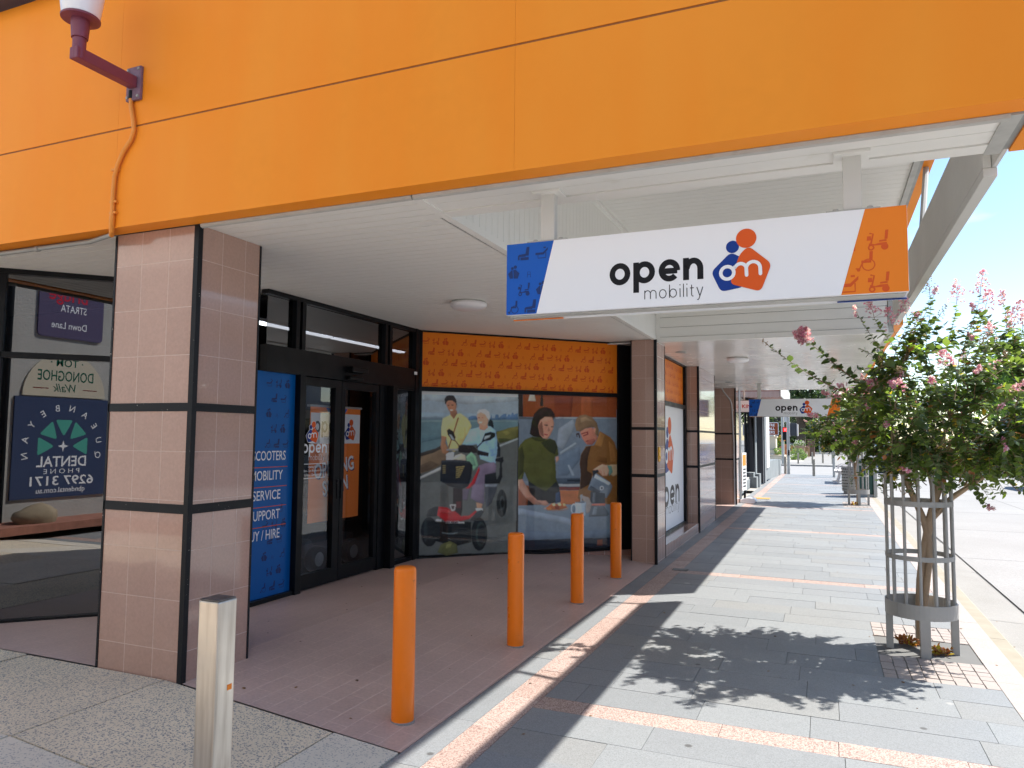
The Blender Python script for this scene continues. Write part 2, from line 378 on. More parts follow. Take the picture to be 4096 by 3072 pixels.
# ---------------------------------------------------------------- materials
# a photographic print: the picture's areas are sampled onto a fine grid, softened and given print tone
import numpy as np
def photo_print(name, data, O, U, V, N, u0, u1, z0, z1, label, k, seed, cell=.0055):
    W, H = int((u1-u0)/cell), int((z1-z0)/cell)
    uu = u0+(np.arange(W)+.5)*(u1-u0)/W; zz = z0+(np.arange(H)+.5)*(z1-z0)/H
    GU, GZ = np.meshgrid(uu, zz); img = np.zeros((H, W, 3)); rg = np.random.default_rng(seed)
    def blur(a, r):
        for ax in (0, 1):
            pad = [(0, 0)]*a.ndim; pad[ax] = (r+1, r); c = np.cumsum(np.pad(a, pad, mode='edge'), axis=ax)
            n = a.shape[ax]; a = (np.take(c, range(2*r+1, 2*r+1+n), ax)-np.take(c, range(0, n), ax))/(2*r+1)
        return a
    def fractal(s):
        out = np.zeros((H, W))
        for q in (s, s//2, max(s//4, 1)):
            g = rg.random((H//q+3, W//q+3)); yy = np.arange(H)/q; xx = np.arange(W)/q; i = yy.astype(int); j = xx.astype(int); fy = (yy-i)[:, None]; fx = (xx-j)[None, :]
            out += (g[i][:, j]*(1-fy)*(1-fx)+g[i+1][:, j]*fy*(1-fx)+g[i][:, j+1]*(1-fy)*fx+g[i+1][:, j+1]*fy*fx)*q/s
        return out/1.75-.5
    fold, grain = fractal(14), fractal(5)
    for col, pts in data:
        q = [(a/1000, b/1000) for a, b in pts]; ins = np.zeros((H, W), bool)
        for i in range(len(q)):
            (xa, ya), (xb, yb) = q[i-1], q[i]
            if ya == yb: continue
            ins ^= ((ya > GZ) != (yb > GZ)) & (GU < (xb-xa)*(GZ-ya)/(yb-ya)+xa)
        if not ins.any(): continue
        m = ins.astype(float); area = m.mean(); c = np.array(lin(col))
        if .0009 < area < .13:
            r = int(max(2, min(9, math.sqrt(area*W*H)/9))); s = blur(blur(m, r), r)
            sh = .80+.30*s+1.1*(s-np.roll(np.roll(s, r, 1), -r, 0))*.5+fold*.55
        else: sh = 1+fold*.22+grain*.12
        al = blur(m, 1)[..., None]
        img = img*(1-al)+np.clip(c*np.clip(sh, .35, 1.6)[..., None], 0, 1)*al
    img = np.clip(img*(1+.10*grain[..., None])*k, 0, .9)
    O, U, V, N = Vector(O), Vector(U), Vector(V), Vector(N)
    iu, iz = np.meshgrid(np.linspace(u0, u1, W+1), np.linspace(z0, z1, H+1)); P = np.array(O)+iu.reshape(-1, 1)*np.array(U)+iz.reshape(-1, 1)*np.array(V)
    a = (np.arange(H)[:, None]*(W+1)+np.arange(W)[None, :]).reshape(-1); F = np.stack([a, a+1, a+W+2, a+W+1], 1)
    if U.cross(V).dot(N) < 0: F = F[:, ::-1]
    me = bpy.data.meshes.new(name); me.from_pydata(P.tolist(), [], F.tolist())
    at = me.attributes.new('print', 'FLOAT_COLOR', 'FACE'); at.data.foreach_set('color', np.concatenate([img.reshape(-1, 3), np.ones((W*H, 1))], 1).astype(np.float32).ravel())
    m = MATS.get('photo_print')
    if not m:
        m = bpy.data.materials.new('photo_print'); m.use_nodes = True; b = m.node_tree.nodes['Principled BSDF']; an = m.node_tree.nodes.new('ShaderNodeAttribute'); an.attribute_name = 'print'
        m.node_tree.links.new(an.outputs['Color'], b.inputs['Base Color']); b.inputs['Roughness'].default_value = .5; b.inputs['Specular IOR Level'].default_value = .15; MATS['photo_print'] = m
    me.materials.append(m); me.update(); o = bpy.data.objects.new(name, me); COL.objects.link(o)
    return tag(o, label, 'poster', 'photo posters filling the shop window')
M = {}
M['orange'] = mat('orange_panel_paint', (.94, .312, .024), .5, .2, noise=[(.7, .07), (14, .03)])
M['orange_dk'] = mat('orange_gap', (.28, .09, .012), .6)
M['bollard'] = mat('orange_gloss_paint', (.92, .205, .004), .32, .35, noise=[(5, .06), (40, .04)], var2=(22, (.60, .13, .008), .66, .74), spots=[(9, .05, (.30, .09, .02))], coat=.15)
M['white'] = mat('white_board_paint', (.86, .85, .80), .45, .35, noise=[(1.7, .06), (25, .03)], var2=(3.5, (.72, .70, .62), .66, .8))
M['white2'] = mat('white_gloss_board', (.87, .86, .82), .22, .5, noise=[(1.2, .05), (9, .03)], coat=.15)
M['gap'] = mat('board_gap_dark', (.16, .155, .14), .8)
M['greymetal'] = mat('grey_weathered_trim', (.50, .50, .47), .5, noise=[(7, .25), (40, .1)])
M['blade'] = mat('white_grey_beam_paint', (.66, .65, .61), .5, noise=[(2, .08), (20, .04)])
M['black'] = mat('black_frame', (.006, .007, .009), .38, .22, noise=[(6, .3)])
M['strip'] = mat('black_strip_worn', (.008, .009, .012), .5, .25, var2=(70, (.42, .39, .35), .70, .73))
M['navy'] = mat('navy_cap', (.02, .03, .07), .5)
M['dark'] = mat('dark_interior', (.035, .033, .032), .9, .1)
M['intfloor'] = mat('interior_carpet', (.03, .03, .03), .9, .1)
tc1, tc2, tcm = (.465, .298, .238), (.42, .265, .21), (.55, .40, .33)
M['tile_x'] = brick_mat('pink_tile_facing_lane', tc1, tc2, tcm, 'xz', -4.205, .02, .2335, .2945, .0026, rough=.16, coat=.55)
M['tile_y'] = brick_mat('pink_tile_facing_street', tc1, tc2, tcm, 'yz', 3.34, .02, .2, .2945, .0026, rough=.14, coat=.45)
M['plinth'] = brick_mat('pink_tile_plinth', (.41, .24, .20), (.39, .225, .185), (.5, .4, .35), 'xz', -4.49, .16, .165, .4, .004, rough=.25)
M['floortile'] = brick_mat('quarry_floor_tile', (.51, .365, .32), (.49, .348, .305), (.61, .465, .41), 'yx', 3.3, -2.02, .245, .122, .0030, offset=.5, rough=.42, bumpd=.4, ramt=.14)
gsp = (210, (.16, .165, .17), .62)
M['granite'] = [mat('grey_granite_%s' % n, c, .55, .4, var2=(6, tuple(v*.84 for v in c), .58, .74), noise=[(2.2, .08), (60, .12)], speck=(240, tuple(v*.72 for v in c), .6), bump=(90, .1), spots=[(2.3, .036, (.10, .10, .10)), (1.1, .03, (.36, .36, .35))]) for n, c in
                (('mid', (.262, .275, .283)), ('pale', (.278, .292, .298)), ('deep', (.248, .262, .27)), ('warm', (.272, .278, .275)))]
M['pinkband'] = [mat('pink_granite_%s' % n, c, .55, .4, noise=(3, .1), speck=(170, (c[0]*.5, c[1]*.42, c[2]*.42), .60), bump=(70, .12)) for n, c in
                 (('mid', (.50, .385, .335)), ('deep', (.46, .345, .295)))]
M['palestone'] = mat('pale_pink_stone', (.37, .33, .305), .6, noise=[(3, .1)], speck=(150, (.45, .38, .34), .7))
M['sett'] = mat('pale_sett', (.37, .32, .29), .6, noise=[(5, .16)], speck=(200, (.42, .34, .3), .7))
M['joint'] = mat('joint_sand', (.15, .15, .145), .9)
M['gravel'] = mat('pit_gravel', (.25, .235, .21), .9, speck=(120, (.06, .058, .055), .5), bump=(80, 1.0))
M['kerb'] = mat('worn_cream_kerb', (.34, .30, .225), .7, noise=[(4, .22), (30, .12)])
M['gutter'] = mat('gutter_concrete', (.285, .275, .255), .8, noise=[(1.5, .22), (45, .1)], speck=(160, (.3, .29, .27), .72))
M['road'] = mat('pale_road_concrete', (.325, .32, .31), .85, noise=[(.6, .16), (22, .12)], speck=(90, (.25, .245, .235), .72))
M['ground'] = mat('far_ground', (.45, .43, .39), .9, noise=(.4, .2))
M['aggregate'] = mat('exposed_aggregate', (.76, .64, .47), .8, spots=[(1.9, .04, (.16, .15, .13))], noise=[(2.4, .12)], speck=(150, (.27, .26, .25), .70), bump=(80, .3))
M['aggregate2'] = mat('worn_aggregate', (.70, .63, .52), .8, noise=[(1.6, .14)], speck=(150, (.34, .33, .31), .80), bump=(80, .25))
M['steel'] = mat('brushed_steel', (.60, .575, .53), .36, metal=1, noise=[(5, .12), (40, .06)])
def streak(m, sc, c2):
    t = m.node_tree; b = t.nodes['Principled BSDF']; L = t.links.new
    geo = t.nodes.new('ShaderNodeNewGeometry'); mp = t.nodes.new('ShaderNodeVectorMath'); mp.operation = 'MULTIPLY'; mp.inputs[1].default_value = sc; L(geo.outputs['Position'], mp.inputs[0])
    n = t.nodes.new('ShaderNodeTexNoise'); n.inputs['Scale'].default_value = 1; n.inputs['Detail'].default_value = 5; L(mp.outputs[0], n.inputs['Vector'])
    r = t.nodes.new('ShaderNodeMapRange'); r.inputs[1].default_value = .42; r.inputs[2].default_value = .72; L(n.outputs[0], r.inputs[0])
    old = b.inputs['Base Color'].links[0].from_socket if b.inputs['Base Color'].links else None
    x = t.nodes.new('ShaderNodeMix'); x.data_type = 'RGBA'; L(r.outputs[0], x.inputs[0]); x.inputs[7].default_value = (*c2, 1)
    if old: L(old, x.inputs[6])
    else: x.inputs[6].default_value = b.inputs['Base Color'].default_value
    L(x.outputs[2], b.inputs['Base Color'])
streak(M['steel'], (45, 45, 3), (.40, .37, .33))
M['steeltop'] = mat('steel_cap_dirty', (.14, .14, .145), .4, metal=.6, noise=(30, .4))
M['guard'] = mat('grey_galvanised_paint', (.40, .395, .375), .5, metal=.15, noise=[(6, .18), (40, .08)])
M['bark'] = mat('smooth_myrtle_bark', (.50, .36, .24), .7, noise=[(6, .35), (30, .2)], bump=(30, .6))
M['mauve'] = mat('mauve_paint', (.21, .048, .085), .45, noise=[(8, .15)])
M['mauvegrey'] = mat('faded_mauve_plate', (.24, .14, .2), .6, noise=(20, .35))
streak(M['orange'], (2.2, 2.2, .35), (.90, .268, .015))
M['opal'] = mat('opal_shade', (.84, .83, .84), .25)
M['lamp_white'] = mat('white_diffuser', (.82, .81, .82), .3)
M['conduit'] = mat('orange_conduit_paint', (.84, .30, .035), .45, noise=(12, .1))
M['pipe'] = mat('grey_pipe', (.34, .35, .34), .5, noise=(8, .2))
M['glass'] = glass_mat('tinted_shop_glass', (.88, .89, .9), 1.62)
M['glass_dark'] = glass_mat('dark_reflective_glass', (.32, .32, .33), 2.4)
M['greydk'] = mat('charcoal_render', (.052, .058, .068), .7, noise=(3, .1))
M['greymid'] = mat('slate_grey_render', (.20, .225, .235), .75, noise=[(2, .12)])
M['cream'] = mat('pale_render', (.60, .57, .56), .7, noise=(1, .08))
K = 1.0
def prn(r, g, b, k=1.0, rough=.35):
    c = lin((r, g, b)); n = 'print_%d_%d_%d_%d' % (r, g, b, int(k*100))
    return mat(n, tuple(min(v*k, .9) for v in c), rough, .2)
P_WHITE = prn(238, 240, 243); P_BLUE = prn(18, 58, 140); P_ORED = prn(222, 92, 34); P_BLACK = prn(24, 25, 30)
P_ORANGE = prn(238, 132, 36); P_OPAT = prn(214, 88, 34); P_CYAN = prn(26, 92, 186); P_CPAT = prn(34, 58, 112)
def zf(x): return min(max((-2-x)*.0926, 0), .15)
X, Y, Z = Vector((1,0,0)), Vector((0,1,0)), Vector((0,0,1))
D = Vector((1,1,0)).normalized(); DN = Vector((1,-1,0)).normalized()
Zs = 2.88       # soffit height

# ---------------------------------------------------------------- ground, road, kerb, paving
MB().poly([(-500,-300,-.16),(500,-300,-.16),(500,900,-.16),(-500,900,-.16)]).build('ground', M['ground'], kind='structure')
rd = MB()
for y0, y1, x0, x1 in ((-60, 37, 1.83, 13.4), (37, 51, -70, 70), (51, 260, 3.0, 13.4)):
    rd.poly([(x0,y0,-.112),(x1,y0,-.112),(x1,y1,-.112),(x0,y1,-.112)])
for x in (4.6, 7.5, 10.4):
    rd.box(x-.008, x+.008, -60, 37, -.115, -.1105, 1)
for y in range(-8, 37, 4): rd.box(1.83, 13.4, y+.7-.006, y+.7+.006, -.115, -.111, 1)
rd.build('road', [M['road'], M['joint']], kind='structure')
gt = MB()
for k in range(-20, 13):
    y0 = 3*k-.6; y1 = y0+2.99
    if y1 > 37.5: break
    gt.add([(1.365,y0,-.098),(1.80+random.uniform(-.008,.008),y0,-.118),(1.80+random.uniform(-.008,.008),y1,-.118),(1.365,y1,-.098)], [(0,1,2,3)])
    for i in range(4):
        ya = y0+i*.745; gt.box(1.80, 1.83, ya, ya+.74, -.16, -.124, 1)
gt.build('gutter', [M['gutter'], M['joint']], kind='structure')
kb = MB()
for k in range(-24, 16):
    y0 = 2.4*k; kb.prism([(1.222,y0,-.2),(1.222,y0,-.004),(1.335,y0,-.006),(1.365,y0,-.035),(1.372,y0,-.2)], (0,2.394,0))
kb.build('kerb', M['kerb'], kind='structure')

fp = MB(); J = .0016
def pav(x0, x1, y0, y1, m):
    dz = random.uniform(-.0012, .0012)
    fp.box(x0+J, x1-J, y0+J, y1-J, -.04, dz, m)
PITS = [(.35, 1.03, 5.714, 7.357), (.42, 1.03, 19.457, 21.1)]
GRAV = [(.36, 1.04, 6.30, 6.85), (.5, 1.04, 19.95, 20.65)]
def rowfill(y0, y1, x0, x1, mats, lo, hi):
    x = x0-random.uniform(0, lo)
    while x < x1-.02:
        nx = x+random.uniform(lo, hi)
        if nx > x1-.15: nx = x1
        a, b = max(x, x0), min(nx, x1)
        if b-a > .02: pav(a, b, y0, y1, random.choice(mats))
        x = nx
y = 4.2-4.8*2
while y < 36:
    rowfill(y, y+.2, -1.62, 1.03, [4,4,5], .55, .8)
    rh = 4.6/14
    for k in range(14):
        y0 = y+.2+k*rh; y1 = y0+rh; xr = 1.03
        for p in PITS:
            if y0 > p[2]-.05 and y1 < p[3]+.05: xr = p[0]
        if y0 < 36.4: rowfill(y0, y1, -1.62, xr, [0,0,1,1,2,3], .5, .98)
    y += 4.8
y = -6.0
while y < 36.6:
    n = random.uniform(.5, .62)
    pav(-1.83, -1.62, y, y+n, random.choice([4,5])); y += n
y = -6.0
while y < 36.6:
    n = random.uniform(.58, .66)
    pav(-2.0, -1.83, y, y+n, random.choice([0,2,3])); y += n
y = -6.1
while y < 36.6:
    pav(1.03, 1.222, y, y+.6, 6); y += .6
for p, g in zip(PITS, GRAV):
    nx = round((p[1]-p[0])/.084); ny = round((p[3]-p[2])/.098); sx = (p[1]-p[0])/nx; sy = (p[3]-p[2])/ny
    for i in range(nx):
        for j in range(ny):
            cx, cy = p[0]+(i+.5)*sx, p[2]+(j+.5)*sy
            if g[2] < cy < g[3]: continue
            a = random.uniform(-.002, .002)
            fp.box(cx-sx/2+.0035+a, cx+sx/2-.0035+a, cy-sy/2+.0035, cy+sy/2-.0035, -.04, random.uniform(-.003, .002), 7)
    fp.box(p[0]+.01, p[1]+.012, g[2], g[3], -.04, -.011, 8)
fp.box(-2.0, 1.222, -6.2, 36.7, -.06, -.006, 9)
fp.build('footpath', M['granite']+M['pinkband']+[M['palestone'], M['sett'], M['gravel'], M['joint']], kind='structure')
# paving beyond the side street
ff = MB(); ff.box(-30, 2.6, 51, 58, -.15, -.02, 0); ff.box(-1.4, 2.6, 58, 200, -.15, -.021, 0); ff.box(13.4, 17, -40, 260, -.15, 0, 0); ff.box(-30, -1.4, 58, 240, -.15, -.05, 1)
ff.build('far_footpath', [M['gutter'], M['ground']], kind='structure')
# entry floor and lane slabs, both falling to the street
ef = MB()
xs = [-7.6, -3.62, -2.003]
for i in range(2):
    a, b = xs[i], xs[i+1]
    ef.poly([(a,3.338,zf(a)+.001),(b,3.338,zf(b)+.001),(b,10.3,zf(b)+.001),(a,10.3,zf(a)+.001)])
ef.poly([(-2.003,3.338,.001),(-2.003,3.338,-.05),(-2.003,10.3,-.05),(-2.003,10.3,.001)])
ef.poly([(-3.5,14.9,.001),(-2.003,14.9,.001),(-2.003,19.7,.001),(-3.5,19.7,.001)])
ef.build('entry_floor', M['floortile'], kind='structure')
ls = MB(); xe = [-9.7, -8.47, -7.26, -6.04, -4.83, -3.62, -2.41, -2.003]; ye = [3.334, 2.43, 1.21, 0, -1.2, -2.0]
for i in range(len(xe)-1):
    for j in range(len(ye)-1):
        a, b, c, d = xe[i]+.007, xe[i+1]-.007, ye[j+1]+.007, ye[j]-.006
        dz = random.uniform(-.003, .003)
        top = [(a,c,zf(a)+dz),(b,c,zf(b)+dz),(b,d,zf(b)+dz),(a,d,zf(a)+dz)]
        mi = 1 if i == 6 or (i == 4 and j == 1) or random.random() < .25 else 0
        if (i, j) in ((5, 0), (4, 0)): mi = 0
        ls.add(top+[(p[0],p[1],p[2]-.08) for p in top], [(0,1,2,3),(0,4,5,1),(1,5,6,2),(2,6,7,3),(3,7,4,0)], mi)
ls.poly([(-9.8,-2.1,.128),(-3.62,-2.1,.128),(-3.62,3.34,.128),(-9.8,3.34,.128)], 2); ls.poly([(-3.62,-2.1,.128),(-2.003,-2.1,-.025),(-2.003,3.34,-.025),(-3.62,3.34,.128)], 2)
ls.build('lane_paving', [M['aggregate'], M['aggregate2'], M['joint']], kind='structure')
def mound(name, x, y, r, h, m, label, cat): pass
gc = MB(); gc.box(-1.73, -1.55, 9.15, 9.3, .0005, .0025); [gc.box(-1.72, -1.56, 9.16+.025*k, 9.17+.025*k, .0015, .005, 1) for k in range(6)]
gc.build('drain_cover', [M['black'], M['pipe']], None, 'small dark grated cover set in the pink paving strip near the corner pillar', 'drain cover')

# ---------------------------------------------------------------- the shop building
B = thing('shop_building', (-2, 6, 0), 'orange fronted corner shop with white boarded awning and pink tiled pillars', 'shop')
ff = MB()        # front fascia panels with a groove
yF = 3.2
px = [-9.2, -6.75, -4.067, -1.35, .88]
for i in range(4):
    a, b = px[i]+.0005, px[i+1]-.0005
    if i == 3: b = .88
    ff.box(a, b, yF, yF+.02, Zs, 3.505, 0); ff.box(a, b, yF, yF+.02, 3.517, 4.56, 0)
ff.box(-9.2, .878, yF+.004, yF+.03, 3.503, 3.519, 1); ff.box(-9.2, .862, yF+.02, yF+.06, 3.0, 4.56, 1)
ff.box(-9.2, .862, yF+.02, 3.326, Zs, Zs+.03, 0)      # orange underside return
ff.build('front_fascia', [M['orange'], M['orange_dk']], B)
MB().box(-9.2, .95, yF-.12, yF+.2, 4.56, 4.72).build('roof_cap', M['navy'], B)
sf = MB()
sf.box(.86, .88, 3.222, 3.78, Zs, 4.56, 0); sf.box(.78, .86, 3.328, 3.78, Zs-.001, Zs+.03, 0); sf.box(.78, .86, 3.76, 3.78, Zs+.03, 4.5, 0)
sf.box(.80, .88, 3.782, 9.5, 3.88, 4.56, 0); sf.box(.779, .875, 9.484, 19.95, 2.93, 3.6, 0); sf.box(-3.3, .78, 19.9, 19.95, 2.93, 3.6, 0)
sf.build('side_fascia', M['orange'], B)
# entry soffit boards
so_ = MB()
def boards_x(mb, x0, x1, y0, y1, z, bw, gap=.004, t=.015, m=0):
    y = y0
    while y < y1-.01:
        mb.box(x0, x1, y+gap/2, min(y+bw, y1)-gap/2, z, z+t, m); y += bw
boards_x(so_, -9.0, -2.03, 3.37, 10.4, Zs, .1, .008)
so_.box(-9.0, -2.0, 3.36, 10.45, Zs+.012, Zs+.03, 1)
so_.build('soffit', [M['white'], M['gap']], B)
pb = MB()
boards_x(pb, -1.975, .68, 3.37, 3.64, Zs, .135, .005); pb.box(-1.975, .68, 3.645, 3.75, Zs-.006, Zs+.05, 0); pb.box(-1.975, .70, 3.36, 3.76, Zs+.012, Zs+.03, 1)
pb.box(-1.975, .70, 3.73, 3.75, Zs+.05, 4.2, 0)
pb.build('canopy_beam', [M['white'], M['gap']], B)
tr = MB()
tr.tube([(-3.48, 3.346, Zs-.004), (-2.0, 3.346, Zs-.004)], .02, 8, 0); tr.tube([(-1.99, 3.346, Zs-.004), (.70, 3.346, Zs-.004)], .021, 8, 0)
tr.build('eave_pipe', M['greymetal'], B, smooth=True)
tg = MB(); tg.box(-2.03, -1.975, 3.36, 9.5, Zs-.008, Zs+.04, 0); tg.box(.68, .745, 3.335, 3.77, Zs-.008, Zs+.03, 1); tg.box(.745, .78, 3.335, 3.77, Zs+.01, Zs+.04, 2)
tg.box(-2.0, -1.935, 3.75, 9.5, 3.83, 3.868, 0)
tg.box(.72, .765, 3.76, 9.5, 3.84, 3.9, 1); tg.box(.765, .8, 3.76, 9.5, 3.87, 3.92, 2)
tg.box(.715, .775, 9.5, 19.9, 2.845, 2.93, 1)
tg.box(.722, .776, 9.486, 9.53, 2.931, 3.86, 1)
tg.build('trim', [M['white'], M['greymetal'], M['pipe']], B)
rl = MB(); y = 3.76
while y < 9.49:
    rl.box(-2.02, -1.98, y+.002, min(y+.095, 9.49)-.002, Zs, 3.87); y += .095
rl.box(-2.05, -1.984, 3.75, 9.5, Zs, 3.88, 1)
rl.build('recess_lining', [M['white'], M['gap']], B)
uc = MB(); boards_x(uc, -2.0, .74, 3.75, 9.5, 3.87, .115, .005); uc.box(-2.0, .80, 3.74, 9.52, 3.882, 3.9, 1)
uc.build('upper_ceiling', [M['white'], M['gap']], B)
ew = MB(); z = 2.905
while z < 3.87:
    ew.box(-1.93, .715, 9.5, 9.53, z+.0025, min(z+.128, 3.868)-.0025); z += .128
ew.box(-1.98, .72, 9.515, 9.56, 2.85, 3.87, 1); ew.box(-1.98, -1.93, 9.49, 9.53, 2.845, 3.87, 0); ew.box(-1.93, .72, 9.487, 9.53, 2.842, 2.902, 0)
ew.build('end_panel', [M['white'], M['gap']], B)
cs = MB(); boards_x(cs, -3.6, .715, 9.56, 19.9, 2.85, .075, .007); cs.box(-3.6, .72, 9.55, 19.9, 2.862, 2.88, 1)
cs.build('canopy_soffit', [M['white2'], M['gap']], B)
bl = MB(); bl.box(.73, .766, 4.05, 9.0, 2.905, 3.29); bl.box(.768, .79, 3.79, 9.0, 2.905, 3.29); bl.box(.73, .79, 4.05, 9.0, 2.86, 2.904)
bl.build('side_beam', M['blade'], B, bevel=.004)
for ya, yb in ((8.96, 9.2), (6.5, 6.9)):
    rod = MB(); rod.tube([(.75, ya, 3.27), (.84, yb, 3.9)], .022, 8); rod.build('tie_rod', M['greymetal'], B, smooth=True)
rf = MB(); rf.box(-9.2, .86, 3.26, 9.55, 4.5, 4.56); rf.box(-9.5, -2.06, 3.3, 19.5, 2.95, 4.5); rf.box(-3.6, .78, 9.56, 19.9, 3.5, 3.6)
rf.build('roof', M['dark'], B)
# interior
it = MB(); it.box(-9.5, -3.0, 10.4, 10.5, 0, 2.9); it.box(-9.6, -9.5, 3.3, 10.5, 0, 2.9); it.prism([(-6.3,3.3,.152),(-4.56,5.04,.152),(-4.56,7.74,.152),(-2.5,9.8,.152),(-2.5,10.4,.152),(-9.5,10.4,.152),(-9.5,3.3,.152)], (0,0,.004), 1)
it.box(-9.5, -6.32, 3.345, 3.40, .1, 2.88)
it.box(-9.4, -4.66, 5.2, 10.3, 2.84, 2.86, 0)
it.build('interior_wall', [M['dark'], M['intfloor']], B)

def pillar(x0, x1, y0, y1, z0, z1, bands, corner=True, back=False):
    mb = MB(); mb.box(x0, x1, y0, y1, z0, z1); mb.mi[-6:] = [0,0,0,1,0,1]
    p = mb.build('pillar', [M['tile_x'], M['tile_y']], B)
    if corner:
        c = MB(); c.box(x1-.024, x1+.012, y0-.012, y0+.014, z0-.01, z1-.002); c.box(x1-.014, x1+.0121, y0+.014, y0+.024, z0-.01, z1-.002)
        c.build('corner_strip', M['strip'], p)
        e = MB(); e.box(x0-.006, x0+.010, y0-.005, y0+.02, z0-.005, z1-.003); e.build('edge_strip', M['strip'], p); e = MB(); e.box(x1-.02, x1+.004, y1-.010, y1+.005, z0-.005, z1-.003); e.build('edge_strip', M['strip'], p)
    for a, b in bands:
        t = MB(); t.box(x0-.002, x1-.024, y0-.005, y0+.02, a, b); t.box(x1-.02, x1+.005, y0+.024, y1+.002, a, b)
        t.build('trim_band', M['strip'], p)
    return p
pillar(-4.205, -3.5, 3.34, 3.88, .12, Zs-.001, ((1.737, 1.788), (1.121, 1.176)))
pillar(-2.30, -1.975, 9.45, 10.03, -.02, 2.876, ((1.705, 1.742), (1.096, 1.138)))
pillar(-2.6, -1.97, 12.95, 15.0, -.02, 2.849, ((1.705, 1.742), (1.096, 1.138)))
pillar(-3.4, -1.98, 18.87, 19.6, -.02, 2.849, ((1.705, 1.745), (1.08, 1.12)))
sb = MB(); sb.box(-2.3, -1.975, 10.034, 12.946, -.02, .16); sb.mi[-6:] = [0,0,0,1,0,1]; sb.box(-2.42, -1.978, 10.034, 12.946, .16, .167)
sb.build('window_sill', [M['tile_x'], M['tile_y']], B)
rw = MB(); rw.box(-3.5, -3.4, 15.0, 18.9, 0, 2.85, 0); rw.box(-3.4, -3.38, 15.6, 17.6, .1, 2.3, 1)
rw.build('recess_wall', [M['dark'], M['black']], B)

# door wall (faces the street, x = -4.49)
xd = -4.49
dwf = MB()
def dfr(y0, y1, z0, z1, d0=.045, d1=.05): dwf.box(xd-d1, xd+d0, y0, y1, z0, z1)
dfr(5.06, 7.72, 2.155, 2.392, .03); dfr(5.06, 7.7, 2.84, 2.879, .03)
dfr(5.435, 5.485, 2.392, 2.84, .036); dfr(5.52, 5.572, 2.392, 2.84, .036); dfr(5.485, 5.52, 2.392, 2.84, .0)
dfr(6.937, 6.99, 2.392, 2.84, .036); dfr(7.03, 7.084, 2.392, 2.84, .036); dfr(6.99, 7.03, 2.392, 2.84, .0)
dfr(7.605, 7.66, .12, 2.88, .04); dfr(7.68, 7.735, .12, 2.88, .03); dfr(7.66, 7.68, .12, 2.88, -.01)
dfr(5.50, 5.582, .12, 2.155, .05); dfr(4.96, 5.5, .13, .19, .03)
dfr(6.88, 7.02, .12, 2.155, .02); dfr(7.02, 7.11, .12, 2.155, .10); dfr(7.11, 7.605, .13, .195, .03); dfr(7.11, 7.605, 2.135, 2.155, .028)
dwf.build('door_wall_frame', M['black'], B, bevel=.002)
def door(y0, y1, ga, gb, hy):
    d = MB(); a = xd-.045; b = xd+.012
    d.box(a, b, y0, ga, .165, 2.15); d.box(a, b, gb, y1, .165, 2.15); d.box(a, b, ga, gb, 2.07, 2.15); d.box(a, b, ga, gb, .165, .30)
    p = d.build('sliding_door', M['black'], B, bevel=.002)
    MB().box(xd-.022, xd-.016, ga, gb, .30, 2.07).build('glass', M['glass'], p)
    h = MB(); h.box(b, b+.012, hy-.014, hy+.014, .97, 1.16); h.build('handle', M['strip'], p)
    return p
door(5.584, 6.186, 5.622, 6.085, 6.15); door(6.194, 6.872, 6.255, 6.815, 6.215)
for y0, y1 in ((5.10, 5.435), (5.572, 6.937), (7.084, 7.605)):
    MB().box(xd-.02, xd-.014, y0, y1, 2.392, 2.84).build('transom_window', M['glass_dark'], B)
MB().box(xd-.02, xd-.014, 7.11, 7.605, .195, 2.135).build('side_window', M['glass_dark'], B)
se = MB(); se.box(xd+.03, xd+.12, 6.22, 6.50, 2.24, 2.30); se.box(xd+.03, xd+.09, 6.22, 6.46, 2.165, 2.205)
se.build('door_sensor', M['black'], B, bevel=.012)
MB().box(xd+.04, xd+.05, 7.56, 7.615, 2.325, 2.36).build('alarm_contact', P_WHITE, B)
# poster wall (45 degrees)
P0 = Vector((-4.49, 7.72, 0)); V0 = lambda u, z, n=0: P0+D*u+Z*z+DN*n
pf = MB()
def pfr(u0, u1, z0, z1, n0=-.04, n1=.03): pf.obox(P0, D, Z, DN, u0, u1, z0, z1, n0, n1)
pfr(.0, .045, .122, 2.875); pfr(2.75, 3.0, .122, 2.875); pfr(.045, 2.75, .122, .158); pfr(.045, 2.75, 2.142, 2.194); pfr(.045, 2.75, 2.86, 2.876)
pf.build('window_frame', M['black'], B, bevel=.002)
MB().obox(P0, D, Z, DN, -.05, 3.05, -.1, .1215, -.1, .012).build('plinth', M['plinth'], B)
cg = glass_mat('clear_shop_glass', (.96, .97, .97), 1.38)
MB().obox(P0, D, Z, DN, .045, 2.75, .158, 2.142, .012, .015).build('window_glass', cg, B)
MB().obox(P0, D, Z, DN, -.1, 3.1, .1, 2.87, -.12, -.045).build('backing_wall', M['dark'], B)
# street window beside the corner pillar
wf = MB()
for a in ((10.03, 10.09, .167, 2.85), (12.82, 12.95, .167, 2.85), (10.09, 12.82, .167, .2), (10.09, 12.82, 2.1, 2.165), (10.09, 12.82, 2.82, 2.85)): wf.box(-2.25, -2.17, *a)
wf.build('street_window_frame', M['black'], B, bevel=.002)
MB().box(-2.4, -2.26, 10.03, 12.95, .1, 2.85).build('backing_wall', M['dark'], B)
